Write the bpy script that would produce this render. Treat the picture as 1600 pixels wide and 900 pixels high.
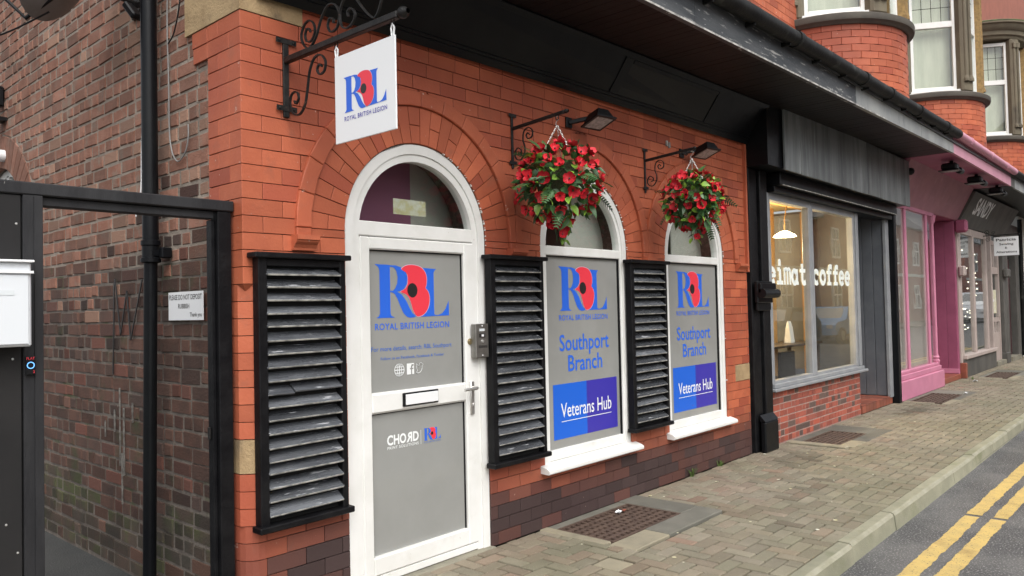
import bpy, bmesh, math, random
from mathutils import Vector, Matrix
from mathutils.geometry import tessellate_polygon
random.seed(11)
R = random.random
def U(a, b): return a + (b - a) * random.random()
PI = math.pi
for o in list(bpy.data.objects): bpy.data.objects.remove(o)
scene = bpy.context.scene
COL = scene.collection

# ---------------------------------------------------------------- camera, sky, sun, exposure
FPX = 1200.0
YAW, PITCH, ROLL = math.radians(41.7), math.radians(1.53), math.radians(1.26)
CAM = Vector((0.0, -3.5, 1.56))
fw = Vector((math.cos(YAW) * math.cos(PITCH), math.sin(YAW) * math.cos(PITCH), math.sin(PITCH)))
rt = Vector((math.sin(YAW), -math.cos(YAW), 0))
up = rt.cross(fw)
CR = rt * math.cos(ROLL) - up * math.sin(ROLL)
CU = up * math.cos(ROLL) + rt * math.sin(ROLL)
cam_data = bpy.data.cameras.new('camera')
cam_data.sensor_width = 36.0
cam_data.lens = 36.0 * FPX / 1600.0
cam_data.clip_start = 0.05
cam_data.clip_end = 2000.0
cam = bpy.data.objects.new('camera', cam_data)
COL.objects.link(cam)
m3 = Matrix((CR, CU, -fw)).transposed()
cam.matrix_world = Matrix.Translation(CAM) @ m3.to_4x4()
scene.camera = cam
scene.render.resolution_x, scene.render.resolution_y = 1024, 576

SUN_EL, SUN_AZ = math.radians(52), math.radians(-118)     # azimuth of the direction towards the sun, from +x
world = bpy.data.worlds.new('World')
scene.world = world
world.use_nodes = True
wn, wl_ = world.node_tree.nodes, world.node_tree.links
bg = wn['Background']
sky = wn.new('ShaderNodeTexSky')
sky.sky_type = 'NISHITA'
sky.sun_disc = False
sky.sun_elevation = SUN_EL
sky.sun_rotation = math.radians(90) - SUN_AZ
sky.air_density, sky.dust_density, sky.ozone_density = 1.0, 4.0, 1.0
hs = wn.new('ShaderNodeHueSaturation')
hs.inputs['Saturation'].default_value = 0.22              # overcast: the blue is washed out by cloud
wl_.new(sky.outputs[0], hs.inputs['Color'])
wl_.new(hs.outputs[0], bg.inputs['Color'])
bg.inputs['Strength'].default_value = 0.15
sd = bpy.data.lights.new('sun', 'SUN')
sd.energy, sd.angle, sd.color = 1.3, math.radians(60), (1.0, 0.97, 0.92)
sun = bpy.data.objects.new('sun', sd)
COL.objects.link(sun)
sdir = Vector((math.cos(SUN_EL) * math.cos(SUN_AZ), math.cos(SUN_EL) * math.sin(SUN_AZ), math.sin(SUN_EL)))
sun.rotation_euler = (-sdir).to_track_quat('-Z', 'Y').to_euler()
vs = scene.view_settings
vs.view_transform, vs.look, vs.gamma = 'Standard', 'None', 1.0
vs.exposure = 0.62
vs.use_curve_mapping = False

def proj(p):
    v = Vector(p) - CAM
    z = v.dot(fw)
    if z < 0.05: return None
    return (800 + FPX * v.dot(CR) / z, 450 - FPX * v.dot(CU) / z)

# ---------------------------------------------------------------- mesh helpers
def wloc(o):
    v = Vector((0, 0, 0))
    while o is not None:
        v += o.location
        o = o.parent
    return v
def setp(o, label=None, cat=None, group=None, kind=None):
    if label: o['label'] = label
    if cat: o['category'] = cat
    if group: o['group'] = group
    if kind: o['kind'] = kind
    return o
def thing(name, label, cat, loc, group=None):
    o = bpy.data.objects.new(name, None)
    o.empty_display_size = 0.1
    COL.objects.link(o)
    o.location = Vector(loc)
    return setp(o, label, cat, group)
class MB:
    def __init__(s):
        s.v, s.f, s.m, s.t = [], [], [], []
    def add(s, verts, faces, mi=0, tint=(.5, 0, 0)):
        b = len(s.v)
        s.v += [tuple(p) for p in verts]
        for f in faces:
            s.f.append([b + i for i in f]); s.m.append(mi); s.t.append(tint)
        return s
    def box(s, x0, x1, y0, y1, z0, z1, mi=0, c=0.0, tint=(.5, 0, 0)):
        if x1 < x0: x0, x1 = x1, x0
        if y1 < y0: y0, y1 = y1, y0
        if z1 < z0: z0, z1 = z1, z0
        if c <= 0:
            v = [(x, y, z) for x in (x0, x1) for y in (y0, y1) for z in (z0, z1)]
            return s.add(v, [(0, 1, 3, 2), (4, 6, 7, 5), (0, 4, 5, 1), (2, 3, 7, 6), (0, 2, 6, 4), (1, 5, 7, 3)], mi, tint)
        return s.cbox(Vector(((x0 + x1) / 2, (y0 + y1) / 2, (z0 + z1) / 2)), Vector((1, 0, 0)), Vector((0, 1, 0)), Vector((0, 0, 1)),
                      (x1 - x0) / 2, (y1 - y0) / 2, (z1 - z0) / 2, c, mi, tint)
    def cbox(s, ce, A, B, C, a, b, cc, c, mi=0, tint=(.5, 0, 0)):
        """oriented box with chamfered edges"""
        ce = Vector(ce)
        c = min(c, a * .45, b * .45, cc * .45)
        idx, v = {}, []
        for sx in (-1, 1):
            for sy in (-1, 1):
                for sz in (-1, 1):
                    for k in range(3):
                        d = [a - c, b - c, cc - c]
                        d[k] += c
                        idx[(sx, sy, sz, k)] = len(v)
                        v.append(ce + A * (sx * d[0]) + B * (sy * d[1]) + C * (sz * d[2]))
        F = []
        for sx in (-1, 1):
            q = [idx[(sx, y, z, 0)] for y, z in ((-1, -1), (1, -1), (1, 1), (-1, 1))]
            F.append(q if sx > 0 else q[::-1])
        for sy in (-1, 1):
            q = [idx[(x, sy, z, 1)] for x, z in ((-1, -1), (-1, 1), (1, 1), (1, -1))]
            F.append(q if sy > 0 else q[::-1])
        for sz in (-1, 1):
            q = [idx[(x, y, sz, 2)] for x, y in ((-1, -1), (1, -1), (1, 1), (-1, 1))]
            F.append(q if sz > 0 else q[::-1])
        for sx in (-1, 1):
            for sy in (-1, 1):
                q = [idx[(sx, sy, -1, 0)], idx[(sx, sy, -1, 1)], idx[(sx, sy, 1, 1)], idx[(sx, sy, 1, 0)]]
                F.append(q if sx * sy > 0 else q[::-1])
        for sx in (-1, 1):
            for sz in (-1, 1):
                q = [idx[(sx, -1, sz, 0)], idx[(sx, 1, sz, 0)], idx[(sx, 1, sz, 2)], idx[(sx, -1, sz, 2)]]
                F.append(q if sx * sz > 0 else q[::-1])
        for sy in (-1, 1):
            for sz in (-1, 1):
                q = [idx[(-1, sy, sz, 1)], idx[(-1, sy, sz, 2)], idx[(1, sy, sz, 2)], idx[(1, sy, sz, 1)]]
                F.append(q if sy * sz > 0 else q[::-1])
        for sx in (-1, 1):
            for sy in (-1, 1):
                for sz in (-1, 1):
                    q = [idx[(sx, sy, sz, 0)], idx[(sx, sy, sz, 1)], idx[(sx, sy, sz, 2)]]
                    F.append(q if sx * sy * sz > 0 else q[::-1])
        return s.add(v, F, mi, tint)
    def bar(s, p0, p1, w, h, upv=(0, 0, 1), mi=0, c=0.0):
        p0, p1 = Vector(p0), Vector(p1)
        d = p1 - p0
        A = d.normalized()
        B = Vector(upv).cross(A).normalized()
        C = A.cross(B)
        return s.cbox((p0 + p1) / 2, A, B, C, d.length / 2, w / 2, h / 2, c if c else .0006, mi)
    def tube(s, pts, r, n=8, mi=0, caps=True):
        pts = [Vector(p) for p in pts]
        rs = r if isinstance(r, (list, tuple)) else [r] * len(pts)
        v, f = [], []
        T0 = (pts[1] - pts[0]).normalized()
        N = T0.orthogonal().normalized()
        for i, p in enumerate(pts):
            T = (pts[min(i + 1, len(pts) - 1)] - pts[max(i - 1, 0)]).normalized()
            N = (N - T * N.dot(T)).normalized()
            B = T.cross(N)
            for k in range(n):
                a = 2 * PI * k / n
                v.append(p + (N * math.cos(a) + B * math.sin(a)) * rs[i])
        for i in range(len(pts) - 1):
            for k in range(n):
                f.append((i * n + k, i * n + (k + 1) % n, (i + 1) * n + (k + 1) % n, (i + 1) * n + k))
        if caps:
            f.append(tuple(range(n))[::-1])
            f.append(tuple(range((len(pts) - 1) * n, len(pts) * n)))
        return s.add(v, f, mi)
    def lathe(s, prof, ce, n=16, a0=0.0, a1=2 * PI, mi=0, axis='z'):
        full = abs(a1 - a0 - 2 * PI) < 1e-4
        m = n if full else n + 1
        v, f = [], []
        ce = Vector(ce)
        for (r, z) in prof:
            for k in range(m):
                a = a0 + (a1 - a0) * k / n
                q = Vector((r * math.cos(a), r * math.sin(a), z))
                if axis == 'y': q = Vector((q.x, -q.z, q.y))
                if axis == 'x': q = Vector((q.z, q.x, q.y))
                v.append(ce + q)
        for i in range(len(prof) - 1):
            for k in range(n):
                k2 = (k + 1) % m
                f.append((i * m + k, i * m + k2, (i + 1) * m + k2, (i + 1) * m + k))
        return s.add(v, f, mi)
    def prism(s, poly, fn, d0, d1, mi=0, tint=(.5, 0, 0)):
        """2d polygon (ccw seen along fn's d1 side) extruded from d0 to d1"""
        n = len(poly)
        v = [fn(u, w, d0) for u, w in poly] + [fn(u, w, d1) for u, w in poly]
        tris = tessellate_polygon([[Vector((u, w, 0)) for u, w in poly]])
        f = [(i, (i + 1) % n, n + (i + 1) % n, n + i) for i in range(n)]
        for t in tris:
            a, b, c = t
            cr = (poly[b][0] - poly[a][0]) * (poly[c][1] - poly[a][1]) - (poly[b][1] - poly[a][1]) * (poly[c][0] - poly[a][0])
            if cr < 0: a, c = c, a
            f.append((n + a, n + b, n + c)); f.append((c, b, a))
        return s.add(v, f, mi, tint)
    def flat(s, poly, fn, mi=0):
        tris = tessellate_polygon([[Vector((u, w, 0)) for u, w in poly]])
        f = []
        for a, b, c in tris:
            cr = (poly[b][0] - poly[a][0]) * (poly[c][1] - poly[a][1]) - (poly[b][1] - poly[a][1]) * (poly[c][0] - poly[a][0])
            f.append((a, b, c) if cr > 0 else (c, b, a))
        return s.add([fn(u, w) for u, w in poly], f, mi)
    def mesh(s, name, mats, origin, smooth=False, tinted=False):
        me = bpy.data.meshes.new(name)
        o = origin
        me.from_pydata([(p[0] - o[0], p[1] - o[1], p[2] - o[2]) for p in s.v], [], s.f)
        for mt in (mats if isinstance(mats, (list, tuple)) else [mats]): me.materials.append(mt)
        me.polygons.foreach_set('material_index', s.m)
        if tinted:
            at = me.attributes.new('tint', 'FLOAT_COLOR', 'CORNER')
            buf = []
            for f, t in zip(s.f, s.t): buf += [t[0], t[1], t[2], 1.0] * len(f)
            at.data.foreach_set('color', buf)
        if smooth:
            me.polygons.foreach_set('use_smooth', [True] * len(s.f))
            me.set_sharp_from_angle(angle=math.radians(38))
        me.validate()
        me.update()
        return me
    def build(s, name, mats, parent=None, smooth=False, tinted=False, kind=None, label=None, cat=None, group=None):
        xs, ys, zs = zip(*s.v)
        o = Vector(((min(xs) + max(xs)) / 2, (min(ys) + max(ys)) / 2, min(zs) if parent is None else (min(zs) + max(zs)) / 2))
        me = s.mesh(name, mats, o, smooth, tinted)
        ob = bpy.data.objects.new(name, me)
        COL.objects.link(ob)
        ob.location = o - wloc(parent)
        if parent is not None: ob.parent = parent
        return setp(ob, label, cat, group, kind)
def inst(name, me, parent, loc, rot=None):
    ob = bpy.data.objects.new(name, me)
    COL.objects.link(ob)
    ob.location = Vector(loc) - wloc(parent)
    if rot is not None: ob.rotation_euler = rot
    ob.parent = parent
    return ob
def bx(name, mat, parent, *a, c=0.0, **k):
    return MB().box(*a, c=c).build(name, mat, parent, **k)
def copy_tree(o, parent=None):
    c = o.copy()
    COL.objects.link(c)
    c.parent = parent
    for ch in o.children: copy_tree(ch, c)
    return c

# pieces: bricks, voussoirs, pavers ... the largest in view become objects, the rest one joined part
PCACHE = {}
def piece_mb(poly, depth, ch, tint, M4=None):
    """polygon (ccw) with a chamfered front at local z=0"""
    n = len(poly)
    cu, cv = sum(p[0] for p in poly) / n, sum(p[1] for p in poly) / n
    ins = []
    for u, v in poly:
        d = math.hypot(u - cu, v - cv)
        k = max(0.0, 1 - ch * 1.3 / max(d, 1e-6))
        ins.append((cu + (u - cu) * k, cv + (v - cv) * k))
    vs_ = [(u, v, 0) for u, v in ins] + [(u, v, -ch) for u, v in poly] + [(u, v, -depth) for u, v in poly]
    if M4 is not None: vs_ = [M4 @ Vector(p) for p in vs_]
    f = [tuple(range(n))]
    for b in (0, n):
        for i in range(n):
            j = (i + 1) % n
            f.append((b + i, b + n + i, b + n + j, b + j))
    return vs_, f
def pieces(parent, name, plist, mat, nmax=300, rest='brickwork', ch=.003):
    """plist: (poly, centre, U, V, N, depth, tint)"""
    sc = []
    for p in plist:
        poly, ce, Ua, Va = p[0], Vector(p[1]), p[2], p[3]
        q = [proj(ce + Ua * u + Va * v) for u, v in poly]
        a = 0
        if None not in q:
            c = proj(ce)
            if -10 < c[0] < 1610 and -10 < c[1] < 910:
                a = abs(sum(q[i][0] * q[(i + 1) % len(q)][1] - q[(i + 1) % len(q)][0] * q[i][1] for i in range(len(q)))) / 2
        sc.append(a)
    order = sorted(range(len(plist)), key=lambda i: -sc[i])
    jm = MB()
    for rank, i in enumerate(order):
        poly, ce, Ua, Va, Na, dep, tint = plist[i]
        ce = Vector(ce)
        if rank < nmax and sc[i] > 20:
            tq = (round(tint[0] * 7) / 7, round(tint[1] * 8) / 8, round(tint[2] * 3) / 3)
            key = (tuple((round(u, 3), round(v, 3)) for u, v in poly), round(dep, 3), tq, mat.name, ch)
            if key not in PCACHE:
                vs_, f = piece_mb(poly, dep, ch, tq)
                PCACHE[key] = MB().add(vs_, f, 0, tq).mesh(name, mat, (0, 0, 0), tinted=True)
            rot = Matrix((Ua, Va, Na)).transposed().to_euler()
            inst(name, PCACHE[key], parent, ce, rot)
        else:
            M4 = Matrix.Translation(ce) @ Matrix((Ua, Va, Na)).transposed().to_4x4()
            vs_, f = piece_mb(poly, dep, ch, tint, M4)
            jm.add(vs_, f, 0, tint)
    if jm.v: jm.build(rest, mat, parent, tinted=True, kind='stuff')
def rect(w, h): return [(-w / 2, -h / 2), (w / 2, -h / 2), (w / 2, h / 2), (-w / 2, h / 2)]
X, Y, Z = Vector((1, 0, 0)), Vector((0, 1, 0)), Vector((0, 0, 1))
FAC = (X, Z, -Y)            # facade axes u, v, n
SIDE = (-Y, Z, -X)
GRD = (X, Y, Z)

# ---------------------------------------------------------------- materials
def L(r, g, b):             # sRGB 0-255 to linear
    return tuple((c / 12.92 if c <= .04045 else ((c + .055) / 1.055) ** 2.4) for c in (r / 255, g / 255, b / 255))
def M(name, c1, c2=None, ns=6.0, rough=.6, rvar=0.0, bump=0.0, bs=80.0, metal=0.0, spec=.5, coat=0.0, emit=None, es=0.0,
      tint=None, c3=None, n3=2.0, t3=(.55, .7), fine=None, objrand=0.0, detail=6.0, stretch=None, big=None):
    """c1/c2 mixed by noise; c3 = stains with a shape of their own; tint = (brightness spread, dark colour, alternative colour)"""
    mt = bpy.data.materials.new(name)
    mt.use_nodes = True
    nt = mt.node_tree
    N, K = nt.nodes, nt.links
    b = N['Principled BSDF']
    geo = N.new('ShaderNodeNewGeometry')
    pos = geo.outputs['Position']
    if stretch:
        mp = N.new('ShaderNodeMapping')
        mp.inputs['Scale'].default_value = stretch
        K.new(pos, mp.inputs['Vector'])
        spos = mp.outputs[0]
    else: spos = pos
    def noise(sc, det=detail, vec=None, rg=.6):
        n = N.new('ShaderNodeTexNoise')
        n.inputs['Scale'].default_value = sc
        n.inputs['Detail'].default_value = det
        n.inputs['Roughness'].default_value = rg
        K.new(vec or pos, n.inputs['Vector'])
        return n.outputs['Fac']
    def ramp(fac, lo, hi):
        r = N.new('ShaderNodeMapRange')
        r.inputs['From Min'].default_value, r.inputs['From Max'].default_value = lo, hi
        r.interpolation_type = 'SMOOTHSTEP'
        K.new(fac, r.inputs['Value'])
        return r.outputs[0]
    def mix(fac, a, c, bt='MIX'):
        m = N.new('ShaderNodeMix')
        m.data_type = 'RGBA'
        m.blend_type = bt
        if hasattr(fac, 'is_linked'): K.new(fac, m.inputs['Factor'])
        else: m.inputs['Factor'].default_value = fac
        for s_, q in ((m.inputs[6], a), (m.inputs[7], c)):
            if isinstance(q, tuple): s_.default_value = q + (1,)
            else: K.new(q, s_)
        return m.outputs[2]
    def math_(op, a, c):
        m = N.new('ShaderNodeMath')
        m.operation = op
        for i, q in enumerate((a, c)):
            if hasattr(q, 'is_linked'): K.new(q, m.inputs[i])
            else: m.inputs[i].default_value = q
        return m.outputs[0]
    col = c1
    if c2 is not None: col = mix(ramp(noise(ns, vec=spos), .35, .65), c1, c2)
    if big is not None: col = mix(ramp(noise(big[1], 4.0), .42, .68), col, big[0])
    if c3 is not None: col = mix(ramp(noise(n3, 8.0, vec=spos), t3[0], t3[1]), col, c3)
    if tint:
        at = N.new('ShaderNodeAttribute')
        at.attribute_name = 'tint'
        sp = N.new('ShaderNodeSeparateColor')
        K.new(at.outputs['Color'], sp.inputs[0])
        if tint[2] is not None: col = mix(sp.outputs[2], col, tint[2])
        if tint[1] is not None: col = mix(sp.outputs[1], col, tint[1])
        v = math_('MULTIPLY_ADD', sp.outputs[0], 2 * tint[0])
        v.node.inputs[2].default_value = 1 - tint[0]
        hsv = N.new('ShaderNodeHueSaturation')
        if isinstance(col, tuple): hsv.inputs['Color'].default_value = col + (1,)
        else: K.new(col, hsv.inputs['Color'])
        K.new(v, hsv.inputs['Value'])
        col = hsv.outputs[0]
    if objrand:
        oi = N.new('ShaderNodeObjectInfo')
        v = math_('MULTIPLY_ADD', oi.outputs['Random'], 2 * objrand)
        v.node.inputs[2].default_value = 1 - objrand
        hsv = N.new('ShaderNodeHueSaturation')
        if isinstance(col, tuple): hsv.inputs['Color'].default_value = col + (1,)
        else: K.new(col, hsv.inputs['Color'])
        K.new(v, hsv.inputs['Value'])
        col = hsv.outputs[0]
    if fine is not None:    # (colour, scale, lo, hi): small specks
        col = mix(ramp(noise(fine[1], 3.0, vec=spos), fine[2], fine[3]), col, fine[0])
    if isinstance(col, tuple): b.inputs['Base Color'].default_value = col + (1,)
    else: K.new(col, b.inputs['Base Color'])
    b.inputs['Roughness'].default_value = rough
    if rvar:
        r = N.new('ShaderNodeMapRange')
        r.inputs['To Min'].default_value, r.inputs['To Max'].default_value = max(0.02, rough - rvar), min(1, rough + rvar)
        K.new(noise(ns * 2.3 + 3, vec=spos), r.inputs['Value'])
        K.new(r.outputs[0], b.inputs['Roughness'])
    b.inputs['Metallic'].default_value = metal
    b.inputs['Specular IOR Level'].default_value = spec
    b.inputs['Coat Weight'].default_value = coat
    b.inputs['Coat Roughness'].default_value = .08
    if emit:
        b.inputs['Emission Color'].default_value = emit + (1,)
        b.inputs['Emission Strength'].default_value = es
    if bump:
        bp = N.new('ShaderNodeBump')
        bp.inputs['Strength'].default_value = bump
        bp.inputs['Distance'].default_value = .01
        K.new(noise(bs, 5.0, vec=spos), bp.inputs['Height'])
        K.new(bp.outputs[0], b.inputs['Normal'])
    return mt
def glass_mat(name, tintc=(.93, .95, .94), gain=1.0):
    mt = bpy.data.materials.new(name)
    mt.use_nodes = True
    N, K = mt.node_tree.nodes, mt.node_tree.links
    N.remove(N['Principled BSDF'])
    tr = N.new('ShaderNodeBsdfTransparent'); tr.inputs[0].default_value = tintc + (1,)
    gl = N.new('ShaderNodeBsdfGlossy'); gl.inputs['Roughness'].default_value = .012
    gl.inputs[0].default_value = (gain, gain, gain, 1)
    geo = N.new('ShaderNodeNewGeometry')
    dt = N.new('ShaderNodeVectorMath'); dt.operation = 'DOT_PRODUCT'
    K.new(geo.outputs['Normal'], dt.inputs[0]); K.new(geo.outputs['Incoming'], dt.inputs[1])
    def mth(op, a, c=0.0, d=0.0):
        m = N.new('ShaderNodeMath'); m.operation = op
        for i, q in enumerate((a, c, d)):
            if hasattr(q, 'is_linked'): K.new(q, m.inputs[i])
            else: m.inputs[i].default_value = q
        return m.outputs[0]
    fres = mth('MULTIPLY_ADD', mth('POWER', mth('SUBTRACT', 1.0, mth('ABSOLUTE', dt.outputs['Value'])), 5.0), .955, .045)
    nz = N.new('ShaderNodeTexNoise'); nz.inputs['Scale'].default_value = 1.6
    K.new(geo.outputs['Position'], nz.inputs['Vector'])
    bp = N.new('ShaderNodeBump'); bp.inputs['Strength'].default_value = .04; bp.inputs['Distance'].default_value = .02
    K.new(nz.outputs['Fac'], bp.inputs['Height'])
    K.new(bp.outputs[0], gl.inputs['Normal'])
    mx = N.new('ShaderNodeMixShader')
    K.new(fres, mx.inputs[0]); K.new(tr.outputs[0], mx.inputs[1]); K.new(gl.outputs[0], mx.inputs[2])
    K.new(mx.outputs[0], N['Material Output'].inputs['Surface'])
    return mt

MT = {}
MT['brick'] = M('red_pressed_brick', (.42, .108, .052), (.47, .128, .062), 5, rough=.55, rvar=.12, bump=.22, bs=55, spec=.35, big=((.335, .080, .042), .9),
                tint=(.13, (.056, .036, .035), (.345, .082, .044)), c3=(.33, .10, .056), n3=6.5, t3=(.56, .74),
                fine=((.58, .44, .38), 26, .69, .76))
MT['brickbase'] = MT['brick']
MT['mortar_dark'] = M('dark_lime_mortar', (.07, .05, .045), (.14, .10, .085), 30, rough=.9, bump=.4)
MT['sidebrick'] = M('weathered_brown_brick', (.215, .100, .068), (.275, .138, .098), 9, rough=.85, rvar=.1, bump=.55, bs=70, spec=.25,
                    tint=(.2, (.115, .072, .056), (.29, .17, .12)), c3=(.22, .165, .13), n3=7.0, t3=(.5, .72),
                    fine=((.36, .28, .23), 38, .66, .8))
MT['sidelow'] = M('sooty_shaded_brown_brick', (.080, .047, .037), (.112, .060, .045), 7, rough=.85, bump=.55, bs=70, spec=.25,  # soot plus the alley's shade behind the gate, both put into the colour
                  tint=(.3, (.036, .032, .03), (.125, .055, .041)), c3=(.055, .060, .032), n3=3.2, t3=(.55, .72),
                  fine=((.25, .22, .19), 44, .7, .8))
MT['sidemoss'] = M('mossy_sooty_shaded_brick', (.060, .050, .038), (.085, .058, .045), 7, rough=.85, bump=.55, bs=70, spec=.25,  # moss over the same soot and painted alley shade
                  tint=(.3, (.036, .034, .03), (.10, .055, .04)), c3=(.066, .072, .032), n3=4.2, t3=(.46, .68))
MT['mortar'] = M('grey_lime_mortar', (.24, .20, .165), (.31, .26, .215), 14, rough=.95, bump=.8, bs=60, c3=(.16, .135, .11), n3=1.7)
MT['mortar_sooty_shaded'] = M('sooty_shaded_mortar', (.11, .092, .078), (.165, .14, .118), 11, rough=.95, bump=.8, bs=60, c3=(.07, .075, .035), n3=2.5, t3=(.55, .7))  # mortar colour darkened for soot and for the alley shade behind the gate
MT['sandstone'] = M('buff_sandstone', (.38, .27, .145), (.29, .20, .105), 7, rough=.85, bump=.6, bs=70, c3=(.16, .115, .07), n3=4.5, t3=(.5, .72))
MT['upvc'] = M('white_upvc', (.78, .78, .76), (.71, .71, .68), 3, rough=.34, c3=(.58, .57, .52), n3=4, t3=(.56, .85), fine=((.45, .42, .36), 30, .73, .8))
MT['film'] = M('grey_frosted_film', (.265, .268, .255), (.295, .298, .285), 1.5, rough=.13, rvar=.06, spec=.5, bump=.02, bs=3)
MT['blue'] = M('blue_print', (.024, .13, .66), rough=.4)
MT['paleblue'] = M('faded_blue_print', (.06, .15, .48), rough=.4)
MT['boxblue'] = M('bright_blue_print', (.013, .12, .62), rough=.35)
MT['indigo'] = M('indigo_print', (.045, .034, .36), rough=.35)
MT['red'] = M('poppy_red_print', (.78, .045, .07), rough=.4)
MT['pinkline'] = M('pale_pink_print', (.62, .42, .55), rough=.4)
MT['ink'] = M('black_print', (.02, .018, .018), rough=.4)
MT['white'] = M('white_print', (.80, .82, .82), rough=.4)
MT['signwhite'] = M('white_sign_panel', (.78, .79, .80), rough=.35)
MT['greyprint'] = M('light_grey_print', (.62, .66, .68), rough=.4)
MT['blackwood'] = M('black_painted_timber', (.005, .005, .006), (.010, .010, .011), 8, spec=.16, rough=.42, rvar=.12, bump=.25, bs=50, fine=((.16, .16, .16), 60, .74, .8))
MT['slat'] = M('worn_black_slat_paint', (.058, .062, .070), (.11, .117, .128), 9, rough=.27, rvar=.1, bump=.45, bs=30, stretch=(.22, 1, 2.6),
               objrand=.4, spec=.9, fine=((.42, .43, .45), 30, .62, .70))
MT['iron'] = M('black_wrought_iron', (.010, .010, .010), (.022, .020, .019), 20, spec=.25, rough=.42, bump=.25, bs=90, fine=((.09, .05, .035), 40, .66, .75))
MT['black'] = M('black_gloss_paint', (.004, .0045, .006), (.007, .008, .009), 3, spec=.2, rough=.36, rvar=.1, bump=.1, bs=20)
MT['soffit'] = M('black_soffit_boards', (.007, .006, .007), (.012, .010, .010), 4, spec=.2, rough=.5, bump=.15, bs=30)
MT['fasciafront'] = M('weathered_black_fascia', (.035, .04, .046), (.09, .095, .10), 2.2, rough=.5, bump=.3, bs=40, c3=(.42, .42, .40), n3=11, t3=(.57, .68), stretch=(.4, 1, 2.4), fine=((.50, .50, .48), 26, .66, .72))
MT['fasciapale'] = M('bleached_grey_fascia', (.33, .34, .33), (.25, .26, .26), 3, rough=.55, bump=.3, bs=40, c3=(.12, .125, .125), n3=3.5, t3=(.56, .72), stretch=(1, 1, .5))
MT['coffeeboard'] = M('weathered_dark_board', (.085, .093, .096), (.16, .172, .172), 5, spec=.35, objrand=.2, rough=.42, rvar=.1, bump=.25, bs=30, c3=(.27, .285, .28), n3=6, t3=(.55, .78), stretch=(1.6, 1, .18))
MT['whiteedge'] = M('chipped_white_edge', (.55, .54, .50), (.2, .2, .19), 18, rough=.6)
MT['gutter'] = M('black_cast_gutter', (.007, .007, .007), (.014, .014, .013), 4, spec=.18, rough=.55, bump=.3, bs=30, c3=(.055, .056, .05), n3=5)
MT['lead'] = M('grey_lead_sheet', (.14, .145, .15), (.10, .105, .11), 3, rough=.6)
MT['pink'] = M('pink_paint', (.58, .22, .33), (.52, .19, .29), 3, rough=.45, bump=.1, bs=30)
MT['pinkfascia'] = M('pale_pink_paint', (.62, .30, .38), (.56, .26, .34), 3, rough=.5, c3=(.70, .48, .53), n3=5, t3=(.6, .75), stretch=(1, 1, .4))
MT['pinkdark'] = M('deep_pink_paint', (.34, .09, .165), (.29, .075, .14), 3, rough=.5)
MT['dustypink'] = M('dusty_pink_paint', (.40, .19, .225), (.34, .155, .19), 3, rough=.55, c3=(.46, .25, .28), n3=4, t3=(.55, .75))
MT['slantpanel'] = M('faded_black_panel', (.018, .019, .019), (.024, .025, .024), 2, rough=.55, spec=.25)
MT['chrome'] = M('satin_chrome', (.62, .61, .59), rough=.3, metal=.85)
MT['greypaint'] = M('slate_grey_paint', (.105, .115, .13), (.13, .14, .155), 4, rough=.5, bump=.15, bs=30)
MT['frame_grey'] = M('mid_grey_window_paint', (.23, .24, .255), (.28, .29, .30), 5, rough=.5)
MT['greige'] = M('pinkish_stone_paint', (.44, .37, .34), (.40, .33, .30), 4, rough=.55)
MT['olivewood'] = M('olive_grey_board', (.11, .105, .095), (.07, .068, .062), 3, rough=.6, stretch=(1, 1, .5))
MT['maroon'] = M('maroon_door_paint', (.06, .012, .018), (.05, .01, .014), 4, rough=.3)
MT['tile'] = M('red_quarry_tile', (.30, .085, .05), (.22, .065, .04), 5, rough=.5, bump=.2, tint=(.2, (.1, .05, .04), None))
MT['shopbrick'] = M('mottled_red_shop_brick', (.34, .082, .052), (.27, .07, .048), 7, rough=.7, bump=.3, bs=70,
                    tint=(.22, (.115, .075, .062), (.40, .092, .055)))
MT['mortar_pale'] = M('pale_pink_mortar', (.40, .27, .23), (.32, .22, .19), 20, rough=.9, bump=.5)
MT['paver'] = M('concrete_block_paver', (.225, .195, .150), (.265, .232, .178), 6, rough=.8, bump=.55, bs=140, spec=.3,
                tint=(.13, (.20, .19, .13), (.245, .165, .122)), c3=(.155, .14, .10), n3=1.6, t3=(.5, .78), big=((.19, .175, .12), .8), fine=((.50, .46, .38), 120, .64, .74))
MT['sand'] = M('jointing_sand', (.045, .040, .027), (.03, .033, .018), 12, rough=.95, bump=.6)
MT['concrete'] = M('old_concrete', (.22, .205, .155), (.16, .15, .118), 3, objrand=.28, rough=.9, bump=.5, bs=120, c3=(.25, .215, .15), n3=2.2, fine=((.3, .28, .24), 130, .64, .75))
MT['concdark'] = M('damp_concrete', (.125, .12, .098), (.16, .152, .125), 3, objrand=.2, rough=.85, bump=.5, bs=110, fine=((.25, .23, .19), 120, .66, .76))
MT['concbuff'] = M('buff_concrete', (.30, .265, .185), (.24, .215, .155), 4, rough=.9, bump=.5, bs=110, c3=(.19, .175, .12), n3=4, fine=((.36, .33, .28), 120, .64, .75))
MT['kerbedge'] = M('worn_kerb_edge', (.32, .31, .24), (.26, .25, .18), 5, rough=.9, bump=.8, bs=60)
MT['alley'] = M('damp_alley_asphalt', (.032, .033, .033), (.05, .05, .048), 2, rough=.7, bump=1.0, bs=80, fine=((.10, .10, .095), 80, .58, .7))
MT['kerb'] = M('greenish_kerb_stone', (.29, .28, .20), (.23, .225, .16), 4, rough=.85, bump=.45, bs=100, tint=(.12, None, None),
               c3=(.19, .195, .115), n3=2.4, fine=((.36, .34, .28), 110, .64, .74))
MT['asphalt'] = M('worn_asphalt', (.085, .085, .085), (.145, .142, .138), 1.7, rough=.85, bump=1.0, bs=95, spec=.25, fine=((.30, .295, .285), 75, .54, .66))
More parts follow.
